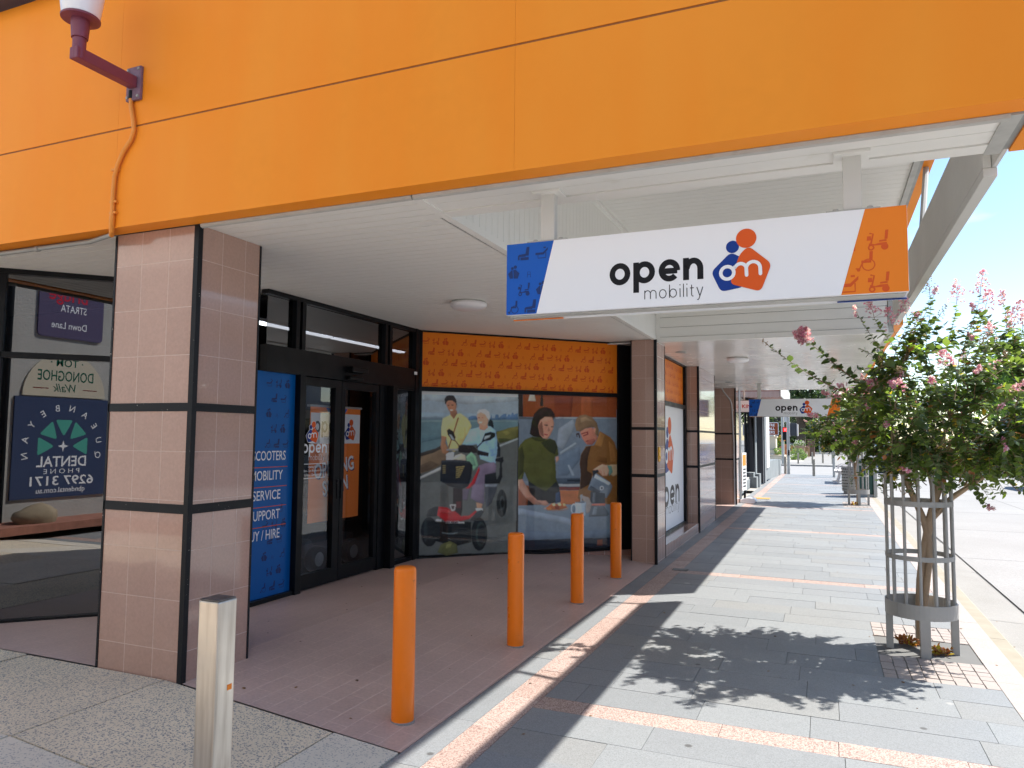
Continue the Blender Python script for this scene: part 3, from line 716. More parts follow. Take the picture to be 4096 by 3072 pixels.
# left window wall (45 degrees, behind the front pillar)
G0 = Vector((-4.49, 5.1, 0))
gf = MB()
def gfr(u0, u1, z0, z1, n0=-.04, n1=.03): gf.obox(G0, D, Z, DN, u0, u1, z0, z1, n0, n1)
gfr(-2.6, -.3, .10, .17); gfr(-2.6, -.3, 2.18, 2.225); gfr(-2.6, -.3, 2.84, 2.88); gfr(-2.01, -1.955, .17, 2.84); gfr(-.35, -.3, .17, 2.84); gfr(-2.62, -2.56, .17, 2.84)
gf.build('left_window_frame', M['black'], B, bevel=.002)
for u0, u1 in ((-2.56, -2.01), (-1.955, -.35)):
    for z0, z1 in ((.17, 2.18), (2.225, 2.84)):
        MB().obox(G0, D, Z, DN, u0, u1, z0, z1, -.006, 0).build('left_window_pane', M['glass_dark'], B)

# ---------------------------------------------------------------- things on and in the shop
LT = emit_mat('fluorescent_tube', (.9, .95, 1), 2.2)
t = thing('strip_light', (-5.1, 7, 2.72), 'long white fluorescent strip lit behind the transom windows above the doors', 'strip light')
MB().box(-5.16, -5.04, 5.25, 8.4, 2.705, 2.74).build('fitting', P_WHITE, t); MB().box(-5.14, -5.06, 5.27, 6.8, 2.69, 2.704).build('tube', LT, t); MB().box(-5.14, -5.06, 6.86, 8.35, 2.69, 2.704).build('tube', LT, t)

def dome_light(x, y, z, r, label):
    t = thing('ceiling_light', (x, y, z), label, 'ceiling light', 'round ceiling lights under the awning')
    mb = MB(); mb.lathe((x, y, z-.03), [(r*.93, .03), (r*.93, .012)], 32); mb.build('base', M['greymetal'], t, smooth=True)
    mb = MB(); mb.lathe((x, y, z-.075), [(r*.3, .0), (r*.72, .004), (r*.93, .018), (r, .04), (r*.985, .058), (r*.9, .064)], 40); mb.build('diffuser', M['lamp_white'], t, smooth='all')
dome_light(-3.09, 6.24, Zs, .175, 'round white ceiling light above the entry door, nearest the corner post')
dome_light(-1.19, 11.78, 2.85, .165, 'round white ceiling light on the glossy street awning')
for (x, y, lab) in ((-1.88, 10.74, 'small recessed metal downlight beside the corner pillar top'), (-1.9, 16.82, 'small recessed metal downlight beside the far recess')):
    mb = MB(); mb.lathe((x, y, 2.838), [(.05, 0), (.075, .002), (.075, .012)], 20); mb.build('downlight', M['pipe'], None, lab, 'downlight', 'downlights in the street awning', smooth=True)

# wall lamp
L = thing('wall_lamp', (-3.92, 3.2, 3.78), 'mauve bracket lamp with white shade on the orange front', 'lamp')
mb = MB(); mb.box(-3.985, -3.865, 3.178, 3.2, 3.67, 3.885); wp = mb.build('wall_plate', M['mauvegrey'], L, bevel=.004)
for dx in (-.045, .045):
    for z in (3.69, 3.865): mb = MB(); mb.lathe((-3.925+dx, 3.174, z), [(.009, -.004), (.009, .006)], 8, 0, 'y'); mb.build('bolt', M['pipe'], wp)
mb = MB(); mb.box(-3.955, -3.889, 2.775, 3.178, 3.745, 3.815); mb.build('arm', M['mauve'], L, bevel=.006)
mb = MB(); mb.lathe((-3.922, 2.81, 0), [(.036, 3.752), (.036, 3.875)], 24); mb.lathe((-3.922, 2.81, 0), [(.044, 3.876), (.05, 3.96), (.05, 3.985)], 24); mb.build('post', M['mauve'], L, smooth=True)
mb = MB(); mb.lathe((-3.922, 2.81, 0), [(.055, 3.985), (.103, 3.988), (.104, 3.998), (.09, 4.0)], 32); mb.build('collar', M['mauve'], L, smooth=True)
mb = MB(); mb.lathe((-3.922, 2.81, 0), [(.09, 4.0), (.099, 4.003), (.128, 4.22), (.14, 4.36), (.1, 4.40)], 36); mb.build('shade', M['opal'], L, smooth=True)
cpth = [(-3.945,3.185,3.70),(-3.942,3.183,3.64),(-3.915,3.183,3.54),(-3.905,3.183,3.475),(-3.925,3.183,3.42),(-3.985,3.183,3.355),(-4.03,3.183,3.28),(-4.055,3.183,3.2),(-4.06,3.183,3.1),(-4.06,3.183,2.95)]
C = thing('cable_conduit', (-4.06, 3.18, 3.3), 'orange painted conduit snaking down the fascia from the lamp', 'conduit')
mb = MB(); mb.tube(cpth, .0135, 10); mb.tube([(-4.06,3.183,2.95),(-4.06,3.183,2.90),(-4.08,3.2,2.862),(-4.13,3.24,2.852)], .0165, 10); mb.build('conduit_run', M['conduit'], C, smooth=True)
for z in (2.965, 3.035, 3.24): mb = MB(); mb.box(-4.085, -4.03, 3.178, 3.2, z, z+.014); mb.build('clip', M['conduit'], C)
MB().tube([(-3.945,3.185,3.735),(-3.945,3.185,3.685)], .017, 10).build('gland', M['strip'], C, smooth=True)
mb = MB(); mb.tube([(-4.13,3.24,2.852),(-4.4,3.30,2.85),(-9,3.30,2.85)], .015, 10); mb.tube([(-4.9,3.30,2.85),(-4.93,3.30,2.85)], .02, 10)
mb.build('grey_pipe', M['pipe'], None, 'weathered grey pipe running under the left end of the orange fascia', 'pipe', smooth=True)

# hanging signs
def hanging_sign(dx, y, z0, ztop, label):
    x0, wd, h = -1.522+dx, 1.873, .377; x1 = x0+wd
    t = thing('hanging_sign', ((x0+x1)/2, y+.06, z0), label, 'hanging sign', 'white hanging signs under the awning')
    mb = MB(); mb.box(x0, x1, y, y+.11, z0, z0+h, 0); mb.box(x0+.01, x1-.01, y+.02, y+.09, z0-.008, z0-.0005, 1); b = mb.build('sign_box', [P_WHITE, M['greymetal']], t, bevel=.003)
    mb = MB(); mb.box(x0, x1, y+.112, y+.116, z0-.014, z0+h); mb.box(x0, x0+.3, y+.1162, y+.118, z0-.014, z0+h, 1); mb.box(x1-.3, x1, y+.1162, y+.118, z0-.014, z0+h, 2); mb.box(x0, x0+.28, y+.1, y+.112, z0-.0138, z0-.009, 1); mb.box(x1-.28, x1, y+.1, y+.112, z0-.0138, z0-.009, 2)
    mb.build('back_panel', [P_WHITE, P_ORANGE, P_BLUE], t)
    pr = Print((x0, y, z0), X, Z, -Y)
    pr.poly([(.001,.001),(.171,.001),(.264,h-.001),(.001,h-.001)], P_CYAN, 0)
    pattern(pr, .006, .27, .004, h, .078, .098, .093, P_CPAT, 1); pr.build('blue_end', t)
    pr = Print((x0, y, z0), X, Z, -Y); pr.poly([(1.607,.001),(wd-.001,.001),(wd-.001,h-.001),(1.71,h-.001)], P_ORANGE, 0)
    pattern(pr, 1.59, wd+.03, .004, h, .1, .122, .092, P_OPAT, 1, lambda x, yy: x < wd-.045, (2,0,4,1,3,0)); pr.build('orange_end', t)
    pr = Print((x0, y, z0), X, Z, -Y)
    pr.poly([(.171,.001),(1.607,.001),(1.71,h-.001),(.264,h-.001)], P_WHITE, 2)
    lettering(pr, 'open', .559, .118, .107, P_BLACK, 3, .285, .15, .456); lettering(pr, 'mobility', .733, .038, .043, P_BLACK, 3, .115, .36, .28)
    pr.build('lettering', t)
    pr = Print((x0, y, z0), X, Z, -Y); emblem(pr, 1.06, .05, .252, 3); pr.build('emblem', t)
    for hx in (x0+.217, x1-.21):
        mb = MB(); mb.box(hx-.038, hx+.038, y+.03, y+.08, z0+h+.012, ztop-.004); hg = mb.build('hanger', M['blade'], t, bevel=.003)
        mb = MB(); mb.box(hx-.11, hx+.11, y+.02, y+.09, z0+h+.001, z0+h+.011)
        for q in (-.07, .07): mb.lathe((hx+q, y+.04, z0+h+.011), [(.014, 0), (.012, .01)], 10)
        mb.build('foot_plate', M['greymetal'], hg); MB().box(hx-.075, hx+.075, y-.01, y+.11, ztop-.012, ztop-.001).build('ceiling_plate', M['white'], hg)
hanging_sign(0, 3.52, 2.235, Zs, 'large white hanging sign nearest the camera, blue and orange ends, in front of the entry')
hanging_sign(.0, 17.3, 2.11, 2.85, 'smaller looking white hanging sign far along the street, partly behind the pink blossom tree')

# house number
pr = Print((-1.9745, 9.62, 1.30), Y, Z, X, .012); pr.text('8', 0, 0, .27, prn(236, 176, 40), 0, .012, 'CENTER')
n8 = pr.build('house_number', None, label='yellow numeral 8 fixed to the tiled street side of the corner pillar', cat='house number')
md = n8.modifiers.new('thick', 'SOLIDIFY'); md.thickness = .01

# window graphics
PK = 1.75
PHOTO_SEA=[((98,101,99),[(57,1519),(1316,1583),(1295,162),(50,185)]),
((152,166,176),[(48,2140),(1311,2140),(1314,1811),(48,1790)]),
((166,176,182),[(48,2140),(1311,2140),(1312,2055),(654,1995),(48,2035)]),
((140,158,170),[(48,1885),(1313,1890),(1314,1811),(48,1790)]),
((104,132,142),[(48,1806),(1314,1818),(1315,1697),(1032,1665),(662,1467),(308,1438),(48,1384)]),
((122,146,152),[(48,1790),(1314,1808),(1314,1790),(48,1763)]),
((92,120,130),[(48,1600),(305,1630),(306,1575),(48,1519)]),
((112,128,142),[(51,1825),(195,1831),(223,1839),(311,1827),(312,1805),(52,1803)]),
((84,112,146),[(650,1807),(656,1839),(693,1854),(745,1852),(775,1830),(939,1827),(949,1883),(962,1826),(997,1828),(1007,1874),(1045,1875),(1053,1835),(1083,1864),(1118,1887),(1151,1890),(1160,1843),(1176,1880),(1207,1881),(1210,1852),(1228,1903),(1247,1903),(1256,1879),(1306,1900),(1316,1817)]),
((108,106,62),[(1024,1662),(1108,1683),(1184,1712),(1261,1725),(1316,1737),(1315,1594),(1232,1565),(1140,1536),(1064,1521),(1018,1578)]),
((132,126,72),[(1093,1666),(1169,1681),(1215,1639),(1154,1610)]),
((70,74,46),[(1048,1581),(1155,1581),(1216,1561),(1064,1521)]),
((150,156,156),[(1316,1590),(1316,1566),(1064,1468),(1052,1493)]),
((122,102,82),[(49,1357),(160,1411),(300,1465),(401,1438),(403,1329),(318,1261),(234,1214),(150,1178),(48,1152)]),
((64,58,54),[(48,1397),(145,1427),(230,1449),(303,1487),(312,1449),(202,1397),(49,1354)]),
((96,80,66),[(48,1249),(176,1302),(275,1261),(164,1194),(48,1161)]),
((172,172,168),[(48,1114),(313,1236),(316,1195),(48,1081)]),
((190,194,200),[(366,1397),(470,1411),(472,1301),(374,1301)]),
((214,196,134),[(320,1815),(401,1854),(430,1872),(546,1881),(627,1827),(669,1779),(690,1724),(648,1619),(616,1598),(588,1522),(470,1408),(401,1452),(370,1575),(305,1602),(304,1698)]),
((196,176,116),[(512,1715),(611,1716),(616,1598),(588,1522),(516,1466)]),
((162,116,88),[(305,1602),(372,1596),(359,1520),(389,1466),(404,1411),(359,1373),(321,1397),(300,1465)]),
((150,104,82),[(405,1913),(497,1919),(504,1878),(460,1808),(416,1862)]),
((168,118,92),[(353,2018),(380,2044),(437,2048),(487,2019),(495,1950),(474,1905),(431,1890),(393,1917),(364,1972)]),
((40,32,30),[(338,2054),(362,2090),(405,2105),(457,2099),(487,2054),(506,1936),(484,2005),(437,2037),(380,2033),(360,2007),(349,1977)]),
((60,40,36),[(375,1977),(398,1983),(401,1972),(378,1968)]),
((60,40,36),[(427,1984),(453,1988),(456,1977),(430,1973)]),
((224,206,196),[(407,1923),(454,1929),(445,1913),(419,1911)]),
((118,70,46),[(510,1834),(529,1828),(438,1548),(406,1452),(393,1463),(462,1673)]),
((34,38,42),[(907,1776),(939,1822),(970,1794),(983,1735),(980,1700),(911,1727)]),
((40,42,48),[(1010,1580),(1052,1524),(1075,1454),(1076,1348),(1013,1348)]),
((150,188,216),[(784,1715),(866,1731),(941,1727),(1009,1679),(1030,1580),(1037,1454),(1014,1268),(946,1276),(811,1325),(764,1506),(691,1492),(573,1502),(616,1574),(673,1686)]),
((132,170,204),[(923,1467),(1011,1482),(1032,1383),(945,1353)]),
((164,200,224),[(792,1690),(881,1706),(898,1523),(809,1509)]),
((186,136,112),[(788,1739),(898,1748),(911,1713),(859,1674),(795,1688)]),
((206,152,128),[(761,1869),(789,1900),(863,1899),(912,1847),(907,1762),(869,1722),(809,1730),(773,1771)]),
((208,208,204),[(762,1897),(788,1929),(863,1941),(923,1910),(936,1844),(919,1802),(894,1839),(864,1880),(804,1898),(767,1878)]),
((90,62,56),[(775,1836),(796,1840),(799,1831),(778,1826)]),
((90,62,56),[(822,1839),(846,1840),(846,1830),(824,1830)]),
((232,218,212),[(781,1783),(832,1786),(820,1766),(791,1765)]),
((124,110,130),[(790,1242),(871,1269),(991,1282),(1026,1243),(1015,1156),(906,1115),(874,1018),(866,769),(781,792),(692,845),(712,993),(755,1106)]),
((102,92,108),[(545,944),(676,969),(649,816),(566,832)]),
((190,140,110),[(763,791),(845,772),(840,710),(775,722)]),
((202,202,200),[(757,722),(852,717),(852,684),(763,686)]),
((34,36,40),[(873,1130),(1023,1156),(1027,1058),(874,1046)]),
((30,32,36),[(1013,1327),(1114,1349),(1121,1299),(1100,1268),(1108,1102),(1070,1015),(874,1018),(874,1057),(1039,1072),(1068,1130),(1070,1282),(1013,1296)]),
((66,70,78),[(875,1014),(1042,1012),(1025,918),(967,780),(893,716),(877,827)]),
((124,130,140),[(875,1014),(1042,1012),(1037,977),(965,975),(878,980)]),
((34,38,40),[(1172,771),(1169,713),(1157,662),(1139,624),(1116,605),(1092,606),(1069,627),(1050,665),(1038,716),(1033,775),(1037,833),(1048,884),(1066,921),(1089,941),(1113,941),(1136,920),(1155,881),(1167,830)]),
((58,64,66),[(1145,772),(1141,723),(1128,688),(1110,675),(1091,689),(1078,725),(1072,774),(1077,822),(1089,858),(1107,871),(1126,857),(1139,821)]),
((26,28,30),[(1131,772),(1128,739),(1117,719),(1104,720),(1093,740),(1089,773),(1092,806),(1103,826),(1116,826),(1127,805)]),
((172,46,50),[(798,1230),(807,1186),(744,1020),(672,961),(622,962),(697,1035)]),
((36,26,30),[(466,973),(584,971),(585,697),(572,632),(468,635)]),
((90,40,44),[(504,808),(569,807),(567,725),(513,726)]),
((42,36,38),[(523,1487),(573,1497),(720,1488),(771,1439),(766,1395),(663,1395),(524,1408)]),
((150,152,156),[(372,1444),(523,1450),(519,1422),(372,1427)]),
((34,30,34),[(765,1436),(922,1400),(918,1353),(773,1374)]),
((30,32,36),[(373,1671),(404,1694),(458,1659),(486,1590),(480,1540),(435,1554),(386,1617)]),
((160,170,176),[(401,1628),(434,1617),(474,1560),(442,1559)]),
((30,32,36),[(474,1549),(488,1551),(536,1491),(527,1483)]),
((30,32,36),[(841,1576),(867,1642),(941,1661),(1003,1645),(1004,1600),(943,1556),(868,1541),(818,1517)]),
((158,168,174),[(867,1604),(945,1622),(933,1591),(853,1555)]),
((30,32,36),[(817,1528),(832,1520),(768,1456),(756,1467)]),
((196,186,166),[(446,1318),(488,1367),(560,1392),(613,1370),(632,1303)]),
((130,172,142),[(624,1353),(692,1411),(754,1356),(786,1244),(724,1178),(697,1259),(635,1294)]),
((112,152,126),[(678,1356),(722,1342),(753,1245),(709,1245)]),
((36,39,46),[(314,1302),(417,1312),(664,1293),(712,1245),(696,1104),(661,989),(567,955),(422,990),(297,1061),(305,1204)]),
((56,60,68),[(314,1302),(417,1312),(664,1293),(694,1270),(418,1288),(312,1277)]),
((170,152,96),[(498,1230),(609,1237),(604,1225),(495,1217)]),
((170,152,96),[(498,1205),(598,1212),(592,1200),(495,1193)]),
((170,152,96),[(498,1180),(587,1188),(581,1175),(496,1168)]),
((170,152,96),[(499,1156),(575,1163),(570,1151),(496,1143)]),
((170,152,96),[(499,1131),(564,1138),(559,1126),(496,1119)]),
((170,152,96),[(500,1106),(553,1114),(547,1102),(497,1094)]),
((150,136,92),[(330,1247),(364,1247),(364,1237),(327,1238)]),
((150,136,92),[(330,1225),(364,1225),(364,1216),(327,1216)]),
((150,136,92),[(330,1204),(364,1203),(365,1194),(328,1194)]),
((150,136,92),[(331,1182),(365,1181),(365,1172),(328,1172)]),
((150,136,92),[(331,1160),(365,1160),(365,1150),(328,1150)]),
((172,46,50),[(281,753),(383,741),(506,683),(572,629),(673,633),(760,695),(778,671),(674,591),(529,563),(501,539),(386,551),(343,596),(264,653)]),
((200,78,80),[(298,732),(384,722),(470,671),(384,673),(285,686)]),
((44,49,54),[(138,654),(158,716),(228,750),(287,754),(265,639),(143,635)]),
((50,55,60),[(686,574),(761,665),(834,700),(867,675),(826,613),(762,566)]),
((30,33,35),[(174,575),(704,557),(707,311),(477,267),(178,374)]),
((32,36,38),[(280,453),(275,393),(257,340),(230,302),(195,283),(158,284),(124,307),(95,347),(76,401),(68,461),(73,521),(91,574),(118,612),(152,632),(189,631),(224,609),(253,568),(273,514)]),
((46,52,54),[(160,462),(157,395),(148,347),(134,329),(120,348),(109,397),(104,464),(107,531),(116,579),(129,597),(144,578),(155,529)]),
((30,34,37),[(915,400),(909,331),(891,271),(864,227),(829,204),(793,206),(758,232),(729,278),(710,340),(703,409),(708,478),(726,538),(753,583),(787,606),(824,604),(859,579),(888,533),(908,470)]),
((48,58,58),[(903,398),(899,346),(888,300),(869,266),(846,249),(822,250),(798,270),(779,305),(766,351),(761,404),(765,456),(777,502),(795,536),(818,553),(842,552),(866,533),(885,498),(898,451)]),
((30,33,36),[(894,398),(888,338),(869,295),(842,280),(816,297),(796,342),(788,403),(794,463),(813,506),(839,522),(866,504),(886,459)]),
((104,116,118),[(334,445),(431,428),(531,435),(532,424),(431,415),(334,435)]),
((198,198,192),[(254,606),(326,599),(322,573),(252,582)]),
((198,198,192),[(534,565),(616,560),(614,541),(537,546)]),
((92,92,58),[(279,209),(320,301),(433,336),(522,292),(538,190),(393,163)]),
((120,118,72),[(391,298),(462,308),(448,255),(377,245)]),
((188,184,180),[(423,776),(506,774),(493,697),(448,693)]),
((60,50,50),[(440,762),(489,761),(478,714),(455,714)]),
]
PHOTO_KITCHEN=[((112,124,138),[(1322,2139),(2748,2140),(2748,656),(1325,697)]),
((128,136,146),[(1882,1712),(2094,1842),(2123,1740),(1954,1434),(1855,1484)]),
((98,112,128),[(1884,1358),(2196,1485),(2197,1306),(2012,1105),(1885,1106)]),
((140,150,158),[(1898,1408),(2124,1536),(2153,1517),(1912,1370)]),
((142,152,162),[(2011,1244),(2040,1244),(2126,1104),(2083,1098)]),
((140,72,40),[(1375,2139),(2748,2140),(2745,1873),(1378,1854)]),
((116,56,34),[(1824,2136),(2093,2137),(2066,1865),(1825,1863)]),
((152,82,46),[(2209,2128),(2383,2127),(2377,1873),(2209,1870)]),
((44,37,38),[(1322,2139),(1377,2139),(1379,1854),(1322,1853)]),
((192,182,166),[(1471,2140),(1540,2140),(1560,2059),(1448,2056)]),
((40,34,36),[(1629,2139),(1659,2140),(1660,1996),(1616,2002)]),
((88,90,96),[(1322,1853),(1521,1851),(1521,1825),(1322,1826)]),
((150,156,160),[(1832,1857),(2745,1867),(2745,1856),(1832,1840)]),
((70,80,92),[(1844,1072),(2200,1072),(2200,991),(1844,997)]),
((40,46,54),[(2012,1054),(2197,1057),(2197,1024),(2012,1029)]),
((150,152,152),[(1844,1000),(2200,995),(2200,956),(1886,961)]),
((98,38,32),[(1886,962),(2195,957),(2195,913),(1900,918)]),
((166,98,58),[(1900,918),(2201,912),(2201,725),(1915,732)]),
((132,72,46),[(1325,990),(1489,987),(1462,729),(1327,731)]),
((120,128,138),[(1338,1051),(1486,1043),(1487,987),(1328,990)]),
((120,133,146),[(1325,736),(1652,739),(2070,732),(2748,721),(2748,280),(2502,253),(1329,305)]),
((134,146,158),[(1328,709),(2014,564),(2213,470),(2128,448),(1328,623)]),
((104,118,134),[(1330,441),(1931,380),(2748,398),(2748,282),(1331,307)]),
((38,42,52),[(1329,307),(2748,282),(2748,162),(1330,180)]),
((112,62,46),[(2451,264),(2532,267),(2535,188),(2452,186)]),
((80,82,42),[(1322,1455),(1347,1507),(1414,1569),(1498,1601),(1633,1571),(1760,1584),(1830,1559),(1872,1471),(1884,1368),(1831,1348),(1844,1232),(1852,1069),(1889,978),(1909,878),(1789,868),(1514,935),(1459,1047),(1407,1159),(1381,1065),(1322,1061)]),
((46,50,34),[(1633,1531),(1757,1578),(1835,1553),(1867,1471),(1831,1381),(1744,1418),(1688,1468)]),
((58,60,34),[(1322,1433),(1374,1482),(1402,1359),(1391,1161),(1322,1076)]),
((40,41,42),[(1459,1047),(1555,986),(1651,933),(1706,909),(1852,1032),(1892,978),(1918,777),(1817,755),(1448,735),(1476,914)]),
((50,66,92),[(1845,882),(1906,905),(1921,774),(1845,762)]),
((178,132,112),[(1322,1064),(1381,1065),(1435,976),(1504,876),(1586,798),(1709,790),(1754,747),(1707,721),(1638,740),(1543,750),(1420,839),(1323,963)]),
((150,106,90),[(1515,839),(1583,794),(1652,749),(1543,750),(1434,828)]),
((172,128,108),[(1842,1348),(1885,1358),(1887,1305),(1851,1267)]),
((40,30,30),[(1475,1642),(1501,1794),(1534,1895),(1602,1965),(1685,1990),(1771,1969),(1828,1901),(1837,1806),(1818,1863),(1757,1635),(1746,1594),(1646,1583),(1523,1607)]),
((58,60,34),[(1509,1605),(1632,1598),(1702,1571),(1674,1543),(1564,1551),(1502,1582)]),
((190,136,116),[(1593,1743),(1620,1815),(1689,1863),(1789,1862),(1820,1784),(1806,1708),(1765,1622),(1718,1575),(1660,1587),(1618,1631)]),
((126,86,74),[(1593,1743),(1645,1809),(1662,1696),(1676,1599),(1624,1627)]),
((54,38,36),[(1680,1762),(1731,1758),(1731,1745),(1681,1749)]),
((54,38,36),[(1770,1741),(1812,1739),(1809,1726),(1770,1728)]),
((160,110,96),[(1739,1735),(1762,1685),(1740,1670),(1726,1677)]),
((150,66,66),[(1673,1646),(1732,1639),(1721,1617),(1682,1626)]),
((126,86,46),[(2487,1687),(2653,1604),(2713,1539),(2748,1435),(2748,718),(2590,723),(2212,783),(2162,809),(2197,976),(2211,1166),(2189,1256),(2211,1383),(2283,1486),(2402,1499),(2446,1564)]),
((60,42,32),[(2194,1256),(2211,1370),(2286,1473),(2358,1491),(2312,1332),(2301,1166),(2373,1126),(2356,996),(2198,923),(2209,1103)]),
((148,104,58),[(2494,1681),(2571,1629),(2519,1471),(2411,1499)]),
((106,70,36),[(2458,1357),(2593,1331),(2593,1264),(2440,1290)]),
((142,98,54),[(2620,1565),(2710,1487),(2739,1279),(2650,1279)]),
((172,152,122),[(2590,1238),(2748,1246),(2748,1109),(2694,1087),(2627,1124)]),
((92,130,122),[(2602,1233),(2665,1227),(2685,1147),(2632,1088)]),
((182,118,98),[(2193,1675),(2268,1719),(2372,1736),(2431,1667),(2460,1587),(2373,1506),(2297,1509),(2236,1575)]),
((150,88,76),[(2297,1563),(2399,1589),(2428,1557),(2373,1506),(2297,1509)]),
((122,97,72),[(2120,1763),(2137,1843),(2195,1890),(2267,1902),(2372,1873),(2446,1797),(2475,1693),(2475,1613),(2428,1638),(2410,1731),(2364,1738),(2268,1717),(2195,1675),(2138,1687)]),
((146,120,92),[(2195,1857),(2282,1876),(2399,1809),(2296,1820),(2210,1793)]),
((196,136,112),[(2393,1731),(2431,1719),(2422,1664),(2399,1677)]),
((52,28,28),[(2135,1651),(2181,1662),(2201,1594),(2187,1587),(2170,1638),(2152,1636),(2158,1605),(2147,1602)]),
((120,40,44),[(2210,1652),(2311,1681),(2320,1640),(2242,1614),(2239,1626),(2300,1647),(2297,1665),(2216,1639)]),
((130,60,60),[(2275,1556),(2320,1563),(2314,1547),(2280,1542)]),
((204,156,132),[(2385,1175),(2473,1228),(2524,1249),(2599,1234),(2630,1163),(2605,1096),(2531,1097),(2473,1149)]),
((170,120,100),[(2502,1164),(2511,1164),(2520,1106),(2509,1106)]),
((170,120,100),[(2546,1163),(2555,1163),(2564,1105),(2555,1105)]),
((112,122,134),[(2385,1101),(2429,1139),(2650,1007),(2679,953),(2650,876),(2590,800),(2458,867),(2310,923)]),
((182,192,202),[(2429,1116),(2650,1001),(2627,966),(2402,1075)]),
((70,78,88),[(2356,973),(2502,894),(2458,867),(2310,923)]),
((44,48,54),[(2379,1165),(2461,1180),(2476,1149),(2417,1123),(2394,1062)]),
((60,66,74),[(2356,897),(2564,867),(2570,730),(2342,742)]),
((96,104,112),[(2385,883),(2429,880),(2423,742),(2378,746)]),
((204,112,92),[(2365,734),(2570,733),(2570,705),(2365,706)]),
((90,98,106),[(2368,708),(2552,706),(2629,596),(2608,568),(2325,567)]),
((120,130,138),[(2400,698),(2458,698),(2444,589),(2371,586)]),
((196,200,206),[(2552,934),(2548,919),(2536,908),(2520,904),(2504,908),(2492,920),(2487,935),(2492,951),(2504,962),(2520,966),(2536,961),(2548,950)]),
((80,86,94),[(2537,934),(2534,925),(2525,919),(2514,919),(2505,925),(2502,935),(2505,945),(2514,951),(2525,950),(2534,944)]),
((152,142,136),[(2198,855),(2330,815),(2374,728),(2342,627),(2293,606),(2270,746)]),
((178,188,198),[(2158,673),(2155,646),(2144,624),(2129,609),(2110,604),(2092,610),(2076,626),(2066,649),(2062,676),(2065,703),(2076,725),(2091,740),(2110,745),(2128,739),(2144,724),(2155,700)]),
((112,126,140),[(2136,674),(2133,652),(2125,635),(2114,625),(2101,626),(2090,636),(2082,654),(2079,675),(2081,697),(2089,714),(2101,724),(2113,724),(2125,714),(2133,696)]),
((178,188,198),[(2124,762),(2284,758),(2279,591),(2242,572),(2163,582),(2134,608)]),
((152,164,176),[(2212,753),(2284,756),(2279,591),(2242,572)]),
((96,104,112),[(2283,756),(2275,752),(2253,750),(2221,749),(2186,750),(2155,752),(2133,756),(2125,760),(2133,763),(2155,766),(2186,767),(2221,766),(2253,764),(2275,760)]),
((188,132,92),[(2203,626),(2253,630),(2253,572),(2209,573)]),
((150,154,158),[(2198,849),(2235,861),(2221,762),(2205,763)]),
((150,132,122),[(2036,682),(2027,672),(2001,663),(1961,657),(1910,654),(1854,654),(1798,657),(1748,664),(1709,672),(1683,681),(1674,692),(1683,701),(1708,710),(1748,716),(1798,719),(1854,719),(1910,716),(1961,710),(2001,702),(2027,692)]),
((166,92,52),[(1707,696),(1790,756),(1887,741),(1957,751),(2016,695),(1901,668),(1735,670)]),
((214,196,150),[(1790,746),(1831,757),(1845,724),(1811,718)]),
((214,196,150),[(1873,751),(1915,757),(1929,725),(1890,718)]),
((206,176,120),[(1946,752),(1980,748),(1992,718),(1957,714)]),
((130,58,40),[(1832,717),(1887,718),(1901,680),(1846,677)]),
((200,120,60),[(1721,695),(1776,706),(1790,676),(1732,673)]),
]
p1 = photo_print('window_poster', PHOTO_SEA, P0, D, Z, DN, .046, 1.320, .159, 2.141, 'window poster of a woman riding a red mobility scooter beside the sea', PK, 3)
p2 = photo_print('window_poster', PHOTO_KITCHEN, P0, D, Z, DN, 1.320, 2.749, .159, 2.141, 'window poster of two women pouring tea in a kitchen', PK, 8)
pr = Print(P0, D, Z, DN, .0004); pr.text('XTREME X RYDER', .375, .547, .05, prn(225,220,220), 3, .004, 'LEFT', .17, -.02); pr.build('scooter_lettering', p1)
pr = Print(P0+DN*-.001, D, Z, DN)
pr.rect(.045, 2.75, 2.194, 2.86, P_ORANGE, 0); pattern(pr, .05, 2.745, 2.2, 2.858, .1, .122, .128, P_OPAT, 1)
pr.build('window_band', None, label='orange band of small red pictograms across the top of the poster window', cat='window graphic')
# street window graphics
pr = Print((-2.215, 10.09, 0), Y, Z, X)
pr.rect(0, 2.73, 2.165, 2.82, P_ORANGE, 0); pattern(pr, .02, 2.72, 2.18, 2.81, .1, .122, .128, P_OPAT, 1)
pr.build('window_band', None, label='orange pictogram band over the white street window', cat='window graphic')
pr = Print((-2.215, 10.09, 0), Y, Z, X)
pr.rect(0, 2.73, .2, 2.1, P_WHITE, 0); emblem(pr, 1.06, 1.06, .76, 1); lettering(pr, 'open', .56, .56, .30, P_BLACK, 1, .25, .16, 1.78); lettering(pr, 'mobility', 1.12, .44, .11, P_BLACK, 1, .09, .34, 1.2)
pr.build('window_poster', None, label='white window poster with emblem and black lettering beside the number 8 pillar', cat='poster')
MB().box(-2.228, -2.222, 10.09, 12.82, .2, 2.1).build('street_window_glass', cg, B)
MB().box(-2.228, -2.222, 10.09, 12.82, 2.165, 2.82).build('street_window_glass', cg, B)
